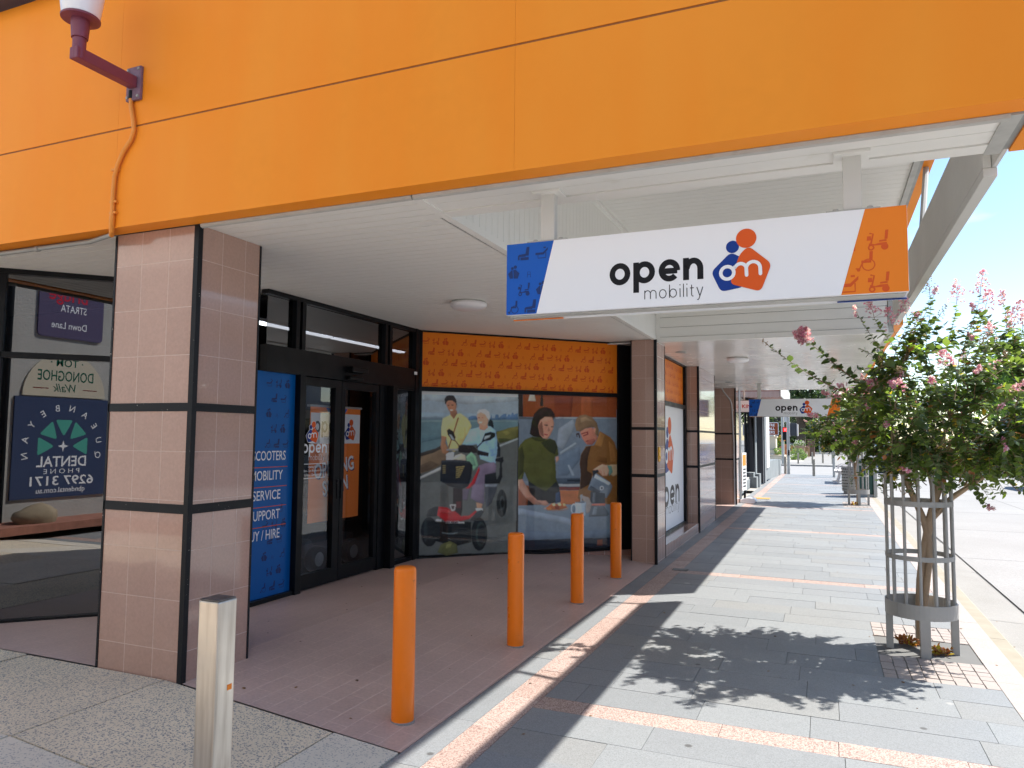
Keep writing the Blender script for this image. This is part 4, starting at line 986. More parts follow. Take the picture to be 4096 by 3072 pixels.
# blue service list panel
pr = Print((xd-.012, 5.1, 0), Y, Z, X)
P_DBLUE = prn(8, 96, 172)
pr.rect(-.14, .4, .19, 2.155, P_DBLUE, 0)
pattern(pr, .015, .39, .23, 1.0, .09, .118, .135, P_CPAT, 1); pattern(pr, .015, .39, 1.48, 2.14, .09, .118, .135, P_CPAT, 1)
for k, wd in enumerate(('SCOOTERS', 'MOBILITY', 'SERVICE', 'SUPPORT', 'BUY / HIRE')):
    zz = 1.375-k*.172
    pr.text(wd, .295-(0, .035, .055, .055, .05)[k], zz, .118, P_WHITE, 2, .008, 'RIGHT', {0:.42,1:.40,2:.35,3:.38,4:.42}[k])
    if k < 4: pr.rect(-.12, .32, zz-.064, zz-.058, P_ORED, 2)
pr.build('service_panel', None, label='tall blue panel listing services in white capitals beside the sliding doors', cat='sign')
# lettering on the door glass
pr = Print((xd-.0145, 5.584, 0), Y, Z, X, .0006)
emblem(pr, .10, 1.53, .175, 1, True); lettering(pr, 'open', .045, 1.43, .085, P_WHITE, 1, .24, .16, .37); lettering(pr, 'mobility', .14, 1.36, .038, P_WHITE, 1, .12, .34, .24)
pr.stroke(round_poly([(.025,1.19),(.40,1.19),(.40,1.325),(.025,1.325)], .02), .006, P_WHITE, 1, True)
for k, s in enumerate(('Opening Hours', '8:30am - 5pm Monday to Friday', '8:30am - 12pm Saturday')): pr.text(s, .212, 1.288-.037*k, .031, P_WHITE, 1, .006, 'CENTER', (.15, .34, .26)[k])
pr.build('door_decal', None, label='white opening hours lettering and small emblem stuck on the left sliding door', cat='decal')
# banner inside
bt = thing('banner', (-4.61, 6.28, .15), 'orange opening soon banner standing just inside the glass doors', 'banner')
bx, by0, by1, bz0, bz1 = -4.60, 5.86, 6.695, .745, 1.878
mb = MB(); mb.box(bx-.006, bx, by0, by1, bz0, bz1, 0); mb.build('banner_sheet', [prn(246, 108, 44, 1.5)], bt)
mb = MB(); mb.box(bx-.03, bx+.01, by0-.02, by1+.02, bz1, bz1+.02); mb.tube([(bx-.04, 6.28, .16), (bx-.04, 6.28, bz1)], .012, 8); mb.box(bx-.16, bx+.02, 6.08, 6.48, .156, .18); mb.build('stand', M['pipe'], bt)
pr = Print((bx, by0, 0), Y, Z, X)
pr.rect(.003, .832, 1.515, 1.82, P_WHITE, 0); pr.poly([(.28, 1.825), (.56, 1.825), (.60, 1.874), (.24, 1.874)], P_CYAN, 1)
lettering(pr, 'open', .06, 1.625, .115, P_BLACK, 1, .26, .16, .43); lettering(pr, 'mobility', .22, 1.55, .04, P_BLACK, 1, .1, .34, .26); emblem(pr, .56, 1.55, .19, 1)
for dx, m, l in ((.012, P_CPAT, 1), (0, P_WHITE, 2)):
    pr.text('OPENING', .08+dx, 1.17-dx, .2, m, l, .022, 'LEFT', .66, .12); pr.text('SOON', .22+dx, 1.0-dx, .2, m, l, .022, 'LEFT', .42, .12)
pr.build('banner_print', bt)
# mobility scooter inside, behind the banner
sc = thing('mobility_scooter', (-5.25, 7.0, .14), 'dark mobility scooter parked inside behind the orange banner', 'mobility scooter')
def wheel(mb, c, r, wd, axis='x', m=0): mb.lathe(c, [(r*.72, -wd/2), (r*.95, -wd/2), (r, -wd*.3), (r, wd*.3), (r*.95, wd/2), (r*.72, wd/2)], 24, m, axis)
for (wx, wy) in ((-5.02, 6.55), (-5.02, 7.18), (-5.48, 6.55), (-5.48, 7.18)):
    mb = MB(); wheel(mb, (wx, wy, .28), .14, .09); w_ = mb.build('wheel', M['black'], sc, smooth=True)
    mb = MB(); mb.lathe((wx, wy, .28), [(.02, .05), (.05, .049), (.075, .046), (.075, -.046)], 18, 0, 'x'); mb.build('rim', M['pipe'], w_, smooth=True)
mb = MB(); mb.prism([(-5.45, 6.42, .3), (-5.45, 7.3, .3), (-5.45, 7.28, .48), (-5.45, 7.0, .5), (-5.45, 6.9, .36), (-5.45, 6.6, .36), (-5.45, 6.5, .5), (-5.45, 6.4, .46)], (.4, 0, 0)); mb.build('body', M['greydk'], sc, bevel=.02)
mb = MB(); mb.box(-5.44, -5.06, 6.86, 7.26, .62, .7); mb.box(-5.44, -5.06, 7.22, 7.3, .7, 1.15); mb.tube([(-5.25, 7.05, .45), (-5.25, 7.05, .63)], .04, 10); mb.build('seat', M['black'], sc, bevel=.02)
mb = MB(); mb.tube([(-5.25, 6.52, .45), (-5.25, 6.68, 1.05)], .03, 10); mb.tube([(-5.5, 6.7, 1.05), (-5.0, 6.7, 1.05)], .02, 10); mb.build('tiller', M['black'], sc, smooth=True)

# ---------------------------------------------------------------- bollards
labs = ['orange round bollard nearest the camera', 'second orange round bollard, in front of the poster of the scooter', 'third orange round bollard, in front of the kitchen poster, left of the last', 'farthest orange round bollard, right of the others beside the black post']
for (x, y), lb in zip(((-2.19, 3.665), (-2.19, 5.30), (-2.205, 6.88), (-2.195, 8.28)), labs):
    t = thing('bollard', (x, y, zf(x)), lb, 'bollard', 'orange bollards along the entry step'); z0 = zf(x)
    mb = MB(); mb.lathe((x, y, z0), [(.0635, -.02), (.0635, .817), (.0618, .832), (.057, .842), (.049, .846), (.02, .847)], 40); mb.build('post', M['bollard'], t, smooth=True)
    mb = MB(); mb.lathe((x, y, z0), [(.069, -.01), (.069, .0045), (.064, .008)], 28); mb.build('base_seal', M['gutter'], t, smooth=True)
t = thing('bollard', (-2.075, 2.14, 0), 'square brushed steel bollard in the foreground', 'bollard')
mb = MB(); mb.box(-2.1225, -2.0275, 2.0925, 2.1875, -.05, .992); mb.build('post', M['steel'], t, bevel=.006)
mb = MB(); mb.box(-2.119, -2.031, 2.096, 2.184, .992, .997); mb.lathe((-2.075, 2.14, .997), [(.028, 0), (.028, .0008)], 20); mb.build('cap', M['steeltop'], t, bevel=.002)
MB().box(-2.0272, -2.0262, 2.15, 2.172, .665, .685).build('sticker', P_ORANGE, t)

# ---------------------------------------------------------------- tree guards
def tree_guard(x, y, label):
    t = thing('tree_guard', (x, y, 0), label, 'tree guard', 'grey metal tree guards')
    r = .245
    for k, a in enumerate((-30, 236, 57, 147)):
        ca, sa = math.cos(R(a-60)), math.sin(R(a-60)); c = Vector((x+ca*r, y+sa*r, 0)); ra = Vector((ca, sa, 0)); tn = Vector((-sa, ca, 0))
        MB().obox(c, tn, Z, ra, -.034, .034, -.03, .275, -.05, .001).build('leg', M['guard'], t, bevel=.002)
    def ring(z0, z1, rr, th=.008):
        mb = MB(); n = 48
        for i in range(n):
            a0, a1 = 2*math.pi*i/n, 2*math.pi*(i+1)/n
            if i in (5, 29): a1 = a0+(a1-a0)*.93
            vs = [(x+math.cos(a)*q, y+math.sin(a)*q, z) for z in (z0, z1) for a in (a0, a1) for q in (rr, rr-th)]
            mb.add(vs, [(0,2,6,4),(1,5,7,3),(4,6,7,5),(0,1,3,2),(0,4,5,1),(2,3,7,6)])
        return mb
    for z0, z1, rr in ((.268, .375, .25), (.695, .73, .238), (1.10, 1.14, .238)): ring(z0, z1, rr).build('ring', M['guard'], t)
    for k in range(14):
        a = 2*math.pi*(k+.3)/14; bx, by = x+math.cos(a)*.2285, y+math.sin(a)*.2285; h = 1.34
        mb = MB(); mb.tube([(bx, by, .285), (bx, by, h)], .0115, 8); b = mb.build('bar', M['guard'], t, smooth=True)
        if k in (10, 3):
            mb = MB(); mb.lathe((bx, by, h+.015), [(.006, -.032), (.023, -.022), (.032, 0), (.023, .022), (.006, .032)], 12); mb.build('finial', M['guard'], b, smooth='all')
tree_guard(.67, 6.56, 'tall grey metal tree guard around the near blossom tree')
tree_guard(.785, 20.4, 'grey metal tree guard far along the path in front of the bins')

# ---------------------------------------------------------------- crepe myrtle trees
LF = [leaf_mat('leaf_dark_green', (.085, .13, .048), .3, .3), leaf_mat('leaf_mid_green', (.135, .195, .055), .38, .3), leaf_mat('leaf_fresh_green', (.22, .33, .06), .45, .3),
      leaf_mat('leaf_yellow', (.52, .36, .05), .4), leaf_mat('leaf_russet', (.34, .13, .05), .35)]
PK_ = [leaf_mat('petal_pink', (.92, .34, .54), .4, .6), leaf_mat('petal_pale', (.93, .60, .72), .4, .6), leaf_mat('petal_rose', (.88, .22, .46), .4, .6)]
TW = mat('twig_brown', (.26, .16, .09), .7)
SEED = mat('seed_head_brown', (.34, .24, .13), .7)
def rnd(a=1.0): return Vector((random.uniform(-a, a), random.uniform(-a, a), random.uniform(-a, a)))
def leaf(mb, p, d, n, ln, m):
    d = d.normalized(); s = d.cross(n).normalized(); n = s.cross(d).normalized(); w = ln*.38
    a = p+d*ln*.1; q = [p, p+d*ln*.35+s*w-n*ln*.03, p+d*ln*.72+s*w*.8-n*ln*.10, p+d*ln-n*ln*.22, p+d*ln*.72-s*w*.8-n*ln*.10, p+d*ln*.35-s*w-n*ln*.03, p+d*ln*.36+n*ln*.05, p+d*ln*.72-n*ln*.03]
    mb.add(q, [(0,6,1),(1,6,7,2),(2,7,3),(0,5,6),(5,4,7,6),(4,3,7)], m)
def panicle(fl, tw, p, d, ln, dens, pink=True):
    d = d.normalized(); e = p+d*ln
    tw.tube([p, p+d*ln*.5+rnd(.004), e], [.0022, .0016, .0008], 4, 1)
    for i in range(int(dens)):
        tt = random.random()**.8; c = p+d*ln*tt; rr = ln*.42*(1-tt*.75)
        o = rnd(1); o = (o-d*o.dot(d)).normalized()*rr*random.uniform(.25, 1)+d*rr*.25
        q = c+o
        if pink:
            for k in range(4):
                n = rnd(1).normalized(); s = n.orthogonal().normalized(); b = n.cross(s); z = random.uniform(.006, .011); j = q+rnd(.008)
                fl.add([j+s*z, j+b*z*.8+n*z*.4, j-s*z, j-b*z*.8-n*z*.3], [(0,1,2,3)], random.choice((0,0,1,1,2)))
        if not pink or i % 5 == 0:
            tw.tube([c, q], [.0014, .0008], 3, 1, False)
            if not pink: tw.lathe(q, [(.001,-.005),(.0045,-.002),(.0045,.002),(.001,.005)], 5, 1)
def shoot(lv, tw, fl, p0, p1, bend, ln=.066, step=.0155, flower=None, tone=None, r0=.0038):
    pts = []; n = 9; side = (p1-p0).cross(Z)
    side = side.normalized() if side.length > 1e-4 else X
    wob = rnd(.03)
    for i in range(n+1):
        t = i/n; pts.append(p0.lerp(p1, t)+Z*(bend*math.sin(math.pi*t))+wob*math.sin(2*math.pi*t*.8))
    tw.tube(pts, [r0*(1-.75*i/n) for i in range(n+1)], 5, 0, False)
    L_ = sum((pts[i+1]-pts[i]).length for i in range(n)); k = max(int(L_/step), 4)
    base = tone if tone is not None else random.choices((0, 1, 2), (6, 3.2, .5))[0]
    for j in range(k):
        t = (j+.5)/k
        if t < .16: continue
        f = t*n; i = min(int(f), n-1); p = pts[i].lerp(pts[i+1], f-i); d = (pts[i+1]-pts[i]).normalized()
        s = d.cross(Z); s = s.normalized() if s.length > 1e-3 else X
        sg = 1 if j % 2 else -1
        aa = random.gauss(0, .75); up = s.cross(d); dr = ((s*math.cos(aa)+up*math.sin(aa))*sg+d*random.uniform(.2, .7)+Z*random.uniform(-.3, .25))
        m = base
        u = random.random()
        if u < .02: m = 3
        elif u < .035: m = 4
        elif u < .2: m = random.choice((0, 1, 1, 2))
        leaf(lv, p, dr, (Z+rnd(.45)), ln*random.uniform(.6, 1.15)*(1.0 if t < .8 else .75), m)
    if flower: panicle(fl, tw, pts[-1], (pts[-1]-pts[-2])+Z*.03, flower[0], flower[1], flower[2])
def crepe_myrtle(label):
    root = thing('crepe_myrtle', (.70, 6.74, 0), label, 'tree', 'pink crepe myrtle street trees')
    base = Vector((.70, 6.74, 0)); C0 = Vector((.96, 6.72, 1.82)); RX, RY, RZ = .88, .82, .72
    tk = MB(); lv = MB(); tw = MB(); fl = MB()
    stems = [[(0,0,-.03),(-.008,0,.25),(.012,.01,.55),(-.005,.0,.8),(.03,-.01,.98),(.05,-.02,1.10)]]
    def P(l): return [base+Vector(q) for q in l]
    tk.tube(P([(-.01,0,-.03),(-.012,0,.12),(-.018,.0,.3),(-.004,.012,.5),(.012,.006,.66),(.045,.0,.85),(.075,-.005,1.0),(.11,-.02,1.15),(.17,-.015,1.32),(.24,.0,1.55)]), [.042,.037,.034,.035,.031,.031,.032,.029,.024,.017], 12)
    tk.tube(P([(.012,-.012,.28),(.03,-.022,.46),(.052,-.02,.64),(.055,-.012,.8),(.03,.0,.96),(-.03,.015,1.12),(-.10,.03,1.30),(-.18,.05,1.5)]), [.018,.023,.024,.025,.026,.025,.021,.016], 12)
    tk.tube(P([(.10,-.03,1.05),(.11,.05,1.2),(.08,.15,1.4),(.06,.22,1.6)]), [.028,.024,.019,.014], 9)
    tk.tube(P([(.09,-.02,1.0),(.22,-.06,1.16),(.42,-.08,1.32),(.66,-.1,1.46)]), [.026,.022,.016,.011], 9)
    tips = []
    for k in range(18):
        a = 2*math.pi*k/18+random.uniform(-.1, .1); q = Vector((math.cos(a)*RX*.55, math.sin(a)*RY*.55, random.uniform(-.2, .4)))
        s0 = base+Vector(random.choice([(-.1,.03,1.3),(.15,-.02,1.3),(.08,.12,1.35),(.3,-.06,1.22),(-.2,-.14,1.35),(.2,0,1.45)]))
        mid = s0.lerp(C0+q, .5)+rnd(.05)-Z*.03
        tk.tube([s0, mid, C0+q], [.0095, .007, .004], 6); tips.append(C0+q); tips.append(mid)
    tk.build('trunk', M['bark'], root, smooth=True)
    for k in range(385):
        while True:
            d = rnd(1)
            if .1 < d.length < 1: break
        d.normalize()
        if d.z < -.7: d.z *= .75
        if d.z > .4 and random.random() < .38: continue
        rad = random.uniform(.76, 1.12)*(1.1 if d.z > .55 else 1)
        lump = 1+.13*math.sin(3*math.atan2(d.y, d.x)+1.0)+.08*math.sin(5*d.z+2)
        e = C0+Vector((d.x*RX, d.y*RY, d.z*RZ))*rad*lump
        st = min(tips, key=lambda q: (q-e).length+random.uniform(0, .25))
        L_ = (e-st).length
        if L_ > .62: st = e+(st-e)*(.62/L_)
        f = None
        if d.z > .1 and random.random() < .4: f = (random.uniform(.06, .15), random.randint(14, 34), random.random() < .8)
        elif random.random() < .12: f = (random.uniform(.05, .08), random.randint(10, 18), True)
        shoot(lv, tw, fl, st, e, random.uniform(.0, .05), flower=f)
    for k in range(100):         # skirt of drooping shoots over the guard
        a = random.uniform(0, 6.28); rr = random.uniform(.35, .9); e = C0+Vector((math.cos(a)*RX*rr, math.sin(a)*RY*rr, -.60-random.uniform(-.10, .12)+.18*rr))
        shoot(lv, tw, fl, e+Vector((-math.cos(a)*.2, -math.sin(a)*.2, .22)), e, .03, tone=random.choice((0, 0, 1)))
    for k in range(140):        # inner shoots
        d = rnd(1)*.62; e = C0+Vector((d.x*RX, d.y*RY, d.z*RZ))
        shoot(lv, tw, fl, e-rnd(.22)-Z*.1, e, .02, tone=random.choice((0, 0, 1)))
    V3 = Vector
    # upright plumes against the sky
    for x, z, yy in ((.66,2.72,6.7),(.80,2.86,6.8),(.98,2.78,6.74),(1.12,2.82,6.6),(1.22,2.7,6.8),(.55,2.62,6.85),(.42,2.74,6.72),(1.36,2.62,6.7)):
        e = V3((x, yy, z-.12)); shoot(lv, tw, fl, V3((x*.6+.34, yy, 2.2)), e, .0, flower=(.2, 46, random.random() < .55), step=.018)
    # long sprays reaching left
    shoot(lv, tw, fl, V3((.42,6.72,1.9)), V3((-.43,6.76,2.41)), -.06, ln=.066, step=.016, tone=0, flower=(.09, 16, False), r0=.007)
    shoot(lv, tw, fl, V3((.45,6.7,1.95)), V3((-.12,6.72,2.44)), -.02, ln=.075, step=.011, tone=0, flower=None, r0=.008)
    for k in range(7): panicle(fl, tw, V3((-.12,6.70,2.42))+rnd(.02), V3((-.6,-.1,.6))+rnd(.8), .13, 60, True)
    shoot(lv, tw, fl, V3((.6,6.7,2.0)), V3((.30,6.72,2.62)), .02, ln=.05, step=.016, tone=0, flower=(.1, 24, True))
    shoot(lv, tw, fl, V3((.5,6.6,1.75)), V3((-.05,6.55,1.80)), .06, tone=1, flower=(.09, 26, True)); shoot(lv, tw, fl, V3((.3,6.55,1.7)), V3((-.12,6.5,1.64)), .02, tone=2)
    # drooping shoots low on the street side
    shoot(lv, tw, fl, V3((1.0,6.6,1.5)), V3((1.10,6.55,1.12)), -.02, ln=.058, tone=0, flower=(.07, 16, True)); shoot(lv, tw, fl, V3((1.1,6.65,1.55)), V3((1.36,6.6,1.25)), .05, ln=.055, tone=0)
    shoot(lv, tw, fl, V3((.4,6.6,1.5)), V3((.2,6.5,1.22)), .02, ln=.05, tone=0); shoot(lv, tw, fl, V3((.7,6.5,1.45)), V3((.62,6.4,1.18)), .0, ln=.05, tone=0)
    lv.build('foliage', LF, root, smooth='all'); tw.build('twig', [TW, SEED], root); fl.build('blossom', PK_, root)
    return root
ct = crepe_myrtle('pink flowering crepe myrtle in the near tree guard, crown reaching over the road')
ct2 = dup(ct, (.76, 20.42, 0), R(150), 'crepe myrtle in the far tree guard, mostly hidden behind the near crown')
# ---------------------------------------------------------------- small growth in the tree pits
def weed(x, y, s, m, label, n=26):
    mb = MB()
    for i in range(n):
        a = random.uniform(0, 6.28); d = Vector((math.cos(a), math.sin(a), random.uniform(.3, 1.6))).normalized(); p = Vector((x, y, -.01))+Vector((math.cos(a), math.sin(a), 0))*random.uniform(0, s*.3)
        for k in range(3): leaf(mb, p+d*s*(.25+.3*k), d+rnd(.7), Z+rnd(.6), s*random.uniform(.35, .6), random.choice(m))
    mb.build('weed', LF, None, label=label, cat='weed', group='weeds in the tree pits', smooth='all')
weed(.575, 6.66, .075, (3, 4, 4), 'upright orange weed left of the near tree trunk'); weed(.80, 6.50, .07, (3, 4, 4), 'low orange weed right of the near tree trunk', 34)
weed(.70, 20.2, .09, (4, 3, 4), 'russet weed in the far tree pit', 30)

ll = MB()
for i in range(90):
    if i < 45: x, y = random.uniform(-4.3, -2.1), random.uniform(3.5, 9.0); z = zf(x)+.004
    elif i < 70: x, y = random.gauss(.9, .5), random.gauss(6.6, .9); z = .003
    else: x, y = random.uniform(-1.9, 1.1), random.uniform(2.5, 12); z = .003
    a = random.uniform(0, 6.28); leaf(ll, Vector((x, y, z)), Vector((math.cos(a), math.sin(a), .05)), Z, random.uniform(.012, .03), random.choice((0, 1, 1)))
ll.build('leaf_litter', [mat('dead_leaf', (.10, .06, .035), .9), mat('dry_leaf', (.22, .12, .05), .9)], None, 'scattered dry leaf litter on the entry tiles and paving', 'leaf litter', kind='stuff')

# ---------------------------------------------------------------- next building along the street
N = thing('neighbour_shop', (-2.4, 25, 0), 'charcoal and slate grey shop with stepped piers next along the street', 'shop')
mb = MB(); mb.box(-9, -2.62, 19.65, 30.4, 0, 4.6); mb.build('wall', M['greymid'], N)
mb = MB(); mb.box(-2.62, -2.0, 19.7, 20.35, 0, 2.9); mb.build('door_jamb', M['greydk'], N)
mb = MB(); mb.box(-2.30, -2.28, 20.35, 25.9, .35, 2.75); mb.build('shop_window', M['glass_dark'], N)
mb = MB(); mb.box(-2.34, -2.25, 20.35, 20.42, .3, 2.8); mb.box(-2.34, -2.25, 22.9, 22.98, .3, 2.8); mb.box(-2.34, -2.25, 20.35, 25.9, 2.75, 2.83); mb.box(-2.34, -2.25, 20.35, 25.9, .3, .36); mb.build('window_frame', M['greymetal'], N)
mb = MB(); mb.box(-2.62, -2.22, 20.35, 25.9, 0, .3); mb.box(-2.5, -2.02, 25.3, 25.95, 0, .36); mb.box(-2.5, -1.98, 25.96, 26.6, 0, .44); mb.box(-2.42, -2.12, 25.4, 26.2, .36, .50); mb.build('stepped_base', M['greymid'], N)
mb = MB()
pts = [(-2.62,0),(-2.14,0),(-2.15,.9),(-2.18,1.6),(-2.24,2.3),(-2.36,3.0),(-2.62,3.0)]
mb.prism([(a, 26.0, b) for a, b in pts], (0, .5, 0)); mb.build('curved_pier', M['greydk'], N)
mb = MB(); mb.box(-2.62, -2.16, 26.5, 26.54, .4, 3.0); mb.box(-2.14, -2.10, 26.02, 26.54, .40, 2.9); mb.build('curved_pier', M['greymid'], N)  # lit edge of the curved pier, light painted as a paler grey
mb = MB(); mb.box(-2.30, -2.04, 28.5, 28.9, 0, 4.2); mb.build('tall_pier', M['greydk'], N)
mb = MB(); mb.box(-2.30, -2.0, 28.9, 29.6, 0, 4.2); mb.build('pier_lit_face', M['greymid'], N); mb = MB(); mb.box(-2.62, -1.985, 29.6, 31.2, .5, 4.2); mb.build('pale_pier', M['cream'], N)  # slate box: sunlit street face of the tall pier, painted paler for the sun
mb = MB(); mb.prism([(-2.35,30.4,0),(-2.10,30.4,0),(-1.84,34.9,0),(-2.2,34.9,0)], (0,0,.72)); mb.prism([(-2.1,34.95,0),(-1.82,34.95,0),(-1.78,35.7,0),(-2.1,35.7,0)], (0,0,.69)); mb.build('low_wall', M['greymid'], N)
mb = MB(); mb.box(-2.28, -2.14, 30.37, 30.395, .14, .6); mb.build('wall_recess', M['greydk'], N)
mb = MB(); mb.box(-3.0, -1.12, 22.5, 29.0, 2.98, 3.12, 0); mb.box(-1.14, -1.1, 22.5, 29.0, 2.85, 3.3, 1); mb.build('awning', [mat('dull_red_awning', (.34, .17, .14), .6), M['greymetal']], N)
mb = MB(); x = -2.3
while x < -1.16:
    mb.box(x, x+.02, 22.47, 22.49, 2.80+random.uniform(0,.02), 2.98, 0); x += .035
mb.build('awning_fringe', M['cream'], N)
t = thing('hanging_sign', (-1.8, 21, 2.31), 'white lightbox sign with red capitals and black rim, behind the far hanging sign', 'hanging sign')
mb = MB(); mb.box(-2.085, -1.35, 21, 21.14, 2.315, 2.666, 0); mb.build('rim', M['black'], t); mb = MB(); mb.box(-2.065, -1.37, 20.995, 21.0, 2.335, 2.646); mb.build('face', P_WHITE, t)
pr = Print((-2.065, 20.994, 2.335), X, Z, -Y); pr.text('KIN', .03, .11, .135, prn(196, 30, 30), 0, .016, 'LEFT', .235); pr.build('lettering', t)
mb = MB(); mb.box(-2.0, -1.96, 21.05, 21.09, 2.667, 2.95); mb.build('hanger', M['greymetal'], t)
mb = MB(); mb.tube([(-2.30,18.85,2.86),(-2.25,18.85,2.76),(-2.10,18.85,2.56),(-2.065,18.85,2.46),(-2.025,18.85,1.5),(-2.02,18.85,.0)], .017, 8)
for z in (2.3, 1.9, 1.2, .6): mb.lathe((-2.045 if z > 2 else -2.03, 18.85, z), [(.026, 0), (.026, .02)], 8)
mb.build('downpipe', M['cream'], None, 'thin pale downpipe on the far tiled pillar', 'pipe', smooth=True)
t = thing('footpath_sign', (-1.85, 19.7, 0), 'portable white sign on a rounded weighted base by the far pillar', 'sign')
mb = MB(); mb.prism([(-1.96,19.45,0),(-1.62,19.45,0),(-1.56,19.5,.04),(-1.62,19.5,.11),(-1.75,19.5,.13),(-1.96,19.5,.08)], (0,.42,0)); mb.build('base', P_WHITE, t, bevel=.02)
mb = MB(); mb.tube([(-1.86,19.66,.1),(-1.855,19.66,.3)], .028, 10); mb.build('spring', M['black'], t)
ud = Vector((.10, 1, 0)).normalized(); nd = Vector((1, -.10, 0)).normalized(); o = Vector((-1.90, 19.4, .3))
mb = MB(); mb.obox(o, ud, Z, nd, 0, .52, 0, .95, -.012, .012); bd = mb.build('board', P_WHITE, t, bevel=.004)
pr = Print(o+nd*.0125, ud, Z, nd); pr.rect(.05, .47, .62, .9, P_ORANGE, 0); [pr.rect(.08, .44, .08+.085*k, .13+.085*k, prn(70, 70, 72), 0) for k in range(6)]; pr.build('print', bd)
mb = MB(); mb.box(-1.80, -1.35, 20.9, 21.3, .001, .014); mb.build('doormat', mat('ochre_mat', (.55, .30, .08), .9), None, 'small ochre mat lying on the paving beyond the portable sign', 'mat')

# ---------------------------------------------------------------- bench, bins, posts
t = thing('bench', (.75, 30.4, 0), 'silver street bench with curved end frames facing the shops', 'bench')
for y in (29.55, 31.25):
    mb = MB(); mb.tube([(.30,y,.02),(.62,y,.02)], .028, 8); mb.tube([(.46,y,.03),(.52,y,.22),(.55,y,.40),(.40,y,.44),(.36,y,.44)], .03, 8); mb.tube([(.55,y,.40),(.78,y,.34),(.95,y,.1),(.98,y,.0)], .03, 8)
    mb.tube([(.78,y,.36),(.92,y,.5),(1.0,y,.86)], .025, 8); mb.tube([(.46,y,.44),(.5,y,.62),(.62,y,.68),(.92,y,.66)], .016, 8); mb.build('end_frame', M['cream'], t, smooth=True)
mb = MB()
for k in range(5): mb.box(.36+.095*k, .44+.095*k, 29.5, 31.3, .445, .472)
mb.build('seat', M['cream'], t)
mb = MB()
for k in range(4): mb.obox(Vector((.84+.032*k, 29.5, .54+.09*k)), Y, Vector((.25,0,1)).normalized(), Vector((-1,0,.25)).normalized(), 0, 1.8, 0, .07, 0, .02)
mb.build('backrest', M['cream'], t)
t = thing('litter_bin', (.73, 24.4, 0), 'silver slotted metal litter bin behind the far tree guard', 'bin')
mb = MB(); mb.lathe((.73, 24.4, 0), [(.2, .0), (.2, .07), (.235, .08), (.25, .8), (.235, .82), (.2, .80)], 28); b = mb.build('body', M['greymetal'], t, smooth=True)
mb = MB()
for j in range(8):
    for k in range(22):
        a = 2*math.pi*(k+.5*(j % 2))/22; rr = .2365+.015*(j/8)+.004
        c = Vector((.73+math.cos(a)*rr, 24.4+math.sin(a)*rr, .13+.085*j)); ra = Vector((math.cos(a), math.sin(a), 0)); mb.obox(c, Vector((-ra.y, ra.x, 0)), Z, ra, -.024, .024, 0, .02, -.004, .003)
mb.build('slot', M['black'], b)
t = thing('wheelie_bin_enclosure', (1.1, 23.4, 0), 'dark green bin in a grey steel frame near the kerb', 'bin')
mb = MB(); mb.box(.90, 1.27, 23.2, 23.75, .08, 1.06); mb.build('bin_body', mat('bottle_green_plastic', (.012, .07, .055), .4), t, bevel=.02)
mb = MB(); mb.box(1.28, 1.37, 23.15, 23.8, 0, 1.1); mb.box(.86, .895, 23.15, 23.8, 0, 1.1); mb.box(.86, 1.37, 23.15, 23.19, .88, .94); mb.box(.86, 1.37, 23.15, 23.8, 1.1, 1.14); mb.box(.895, 1.28, 23.2, 23.75, .0, .07); mb.build('frame', M['greymetal'], t)
def post(x, y, h, label, w=.11):
    mb = MB(); mb.box(x-w/2, x+w/2, y-w/2, y+w/2, -.1, h); mb.build('bollard', mat('weathered_timber_post', (.42, .37, .30), .8, noise=[(9, .3)]), None, label, 'bollard', 'square posts at the street corner', bevel=.01)
for x, y, h, l in ((-.41, 35.3, .74, 'square timber post standing alone at the kerb ramp, nearest of the corner posts'), (-1.66, 36.9, .8, 'square timber post beside the traffic signal pole'), (-2.72, 58.0, .9, 'taller looking square post behind the one by the signal pole'), (-1.575, 53.3, .70, 'square post in front of the low green hedge'), (-.70, 53.97, .76, 'square post across the side street, left of the last two'), (-.05, 55.5, .68, 'second square post from the right across the side street'), (.55, 54.5, .72, 'rightmost square post across the side street')): post(x, y, h, l)
def pole(x, y, h, r, label, name='street_pole', m='greymetal'):
    t = thing(name, (x, y, 0), label, 'pole'); mb = MB(); mb.tube([(x, y, -.05), (x, y, h)], r, 12); mb.build('shaft', M[m], t, smooth=True); return t
ps = pole(-1.50, 36.67, 4.6, .07, 'grey traffic signal pole on the near corner with a dark lantern', 'traffic_signal')
mb = MB(); mb.box(-1.40, -1.12, 36.4, 36.9, 1.76, 2.36); ln = mb.build('lantern', M['greydk'], ps, bevel=.02)
mb = MB(); mb.box(-1.46, -1.405, 36.36, 36.9, 1.74, 2.38); mb.box(-1.115, -1.06, 36.36, 36.9, 1.76, 2.3); mb.build('backing_edge', M['cream'], ln); mb = MB(); mb.box(-1.52, -1.44, 36.56, 36.59, .86, 1.1); mb.build('push_button', M['strip'], ps)
mb = MB(); mb.lathe((-1.49, 36.56, .94), [(.028, 0), (.028, .012)], 12, 0, 'y'); mb.lathe((-1.49, 36.56, 1.03), [(.028, 0), (.028, .012)], 12, 0, 'y'); mb.build('button_light', P_WHITE, ps)
p2_ = pole(-2.475, 52.1, 5.2, .09, 'far traffic signal pole showing a red pedestrian figure', 'traffic_signal', 'greymetal')
mb = MB(); mb.box(-2.46, -2.16, 51.85, 52.1, 1.55, 2.4); ln = mb.build('lantern', M['black'], p2_)
mb = MB(); mb.box(-2.43, -2.19, 51.84, 51.85, 2.11, 2.35); mb.build('red_lens', emit_mat('red_signal', (.75, .012, .008), 1.2), ln)
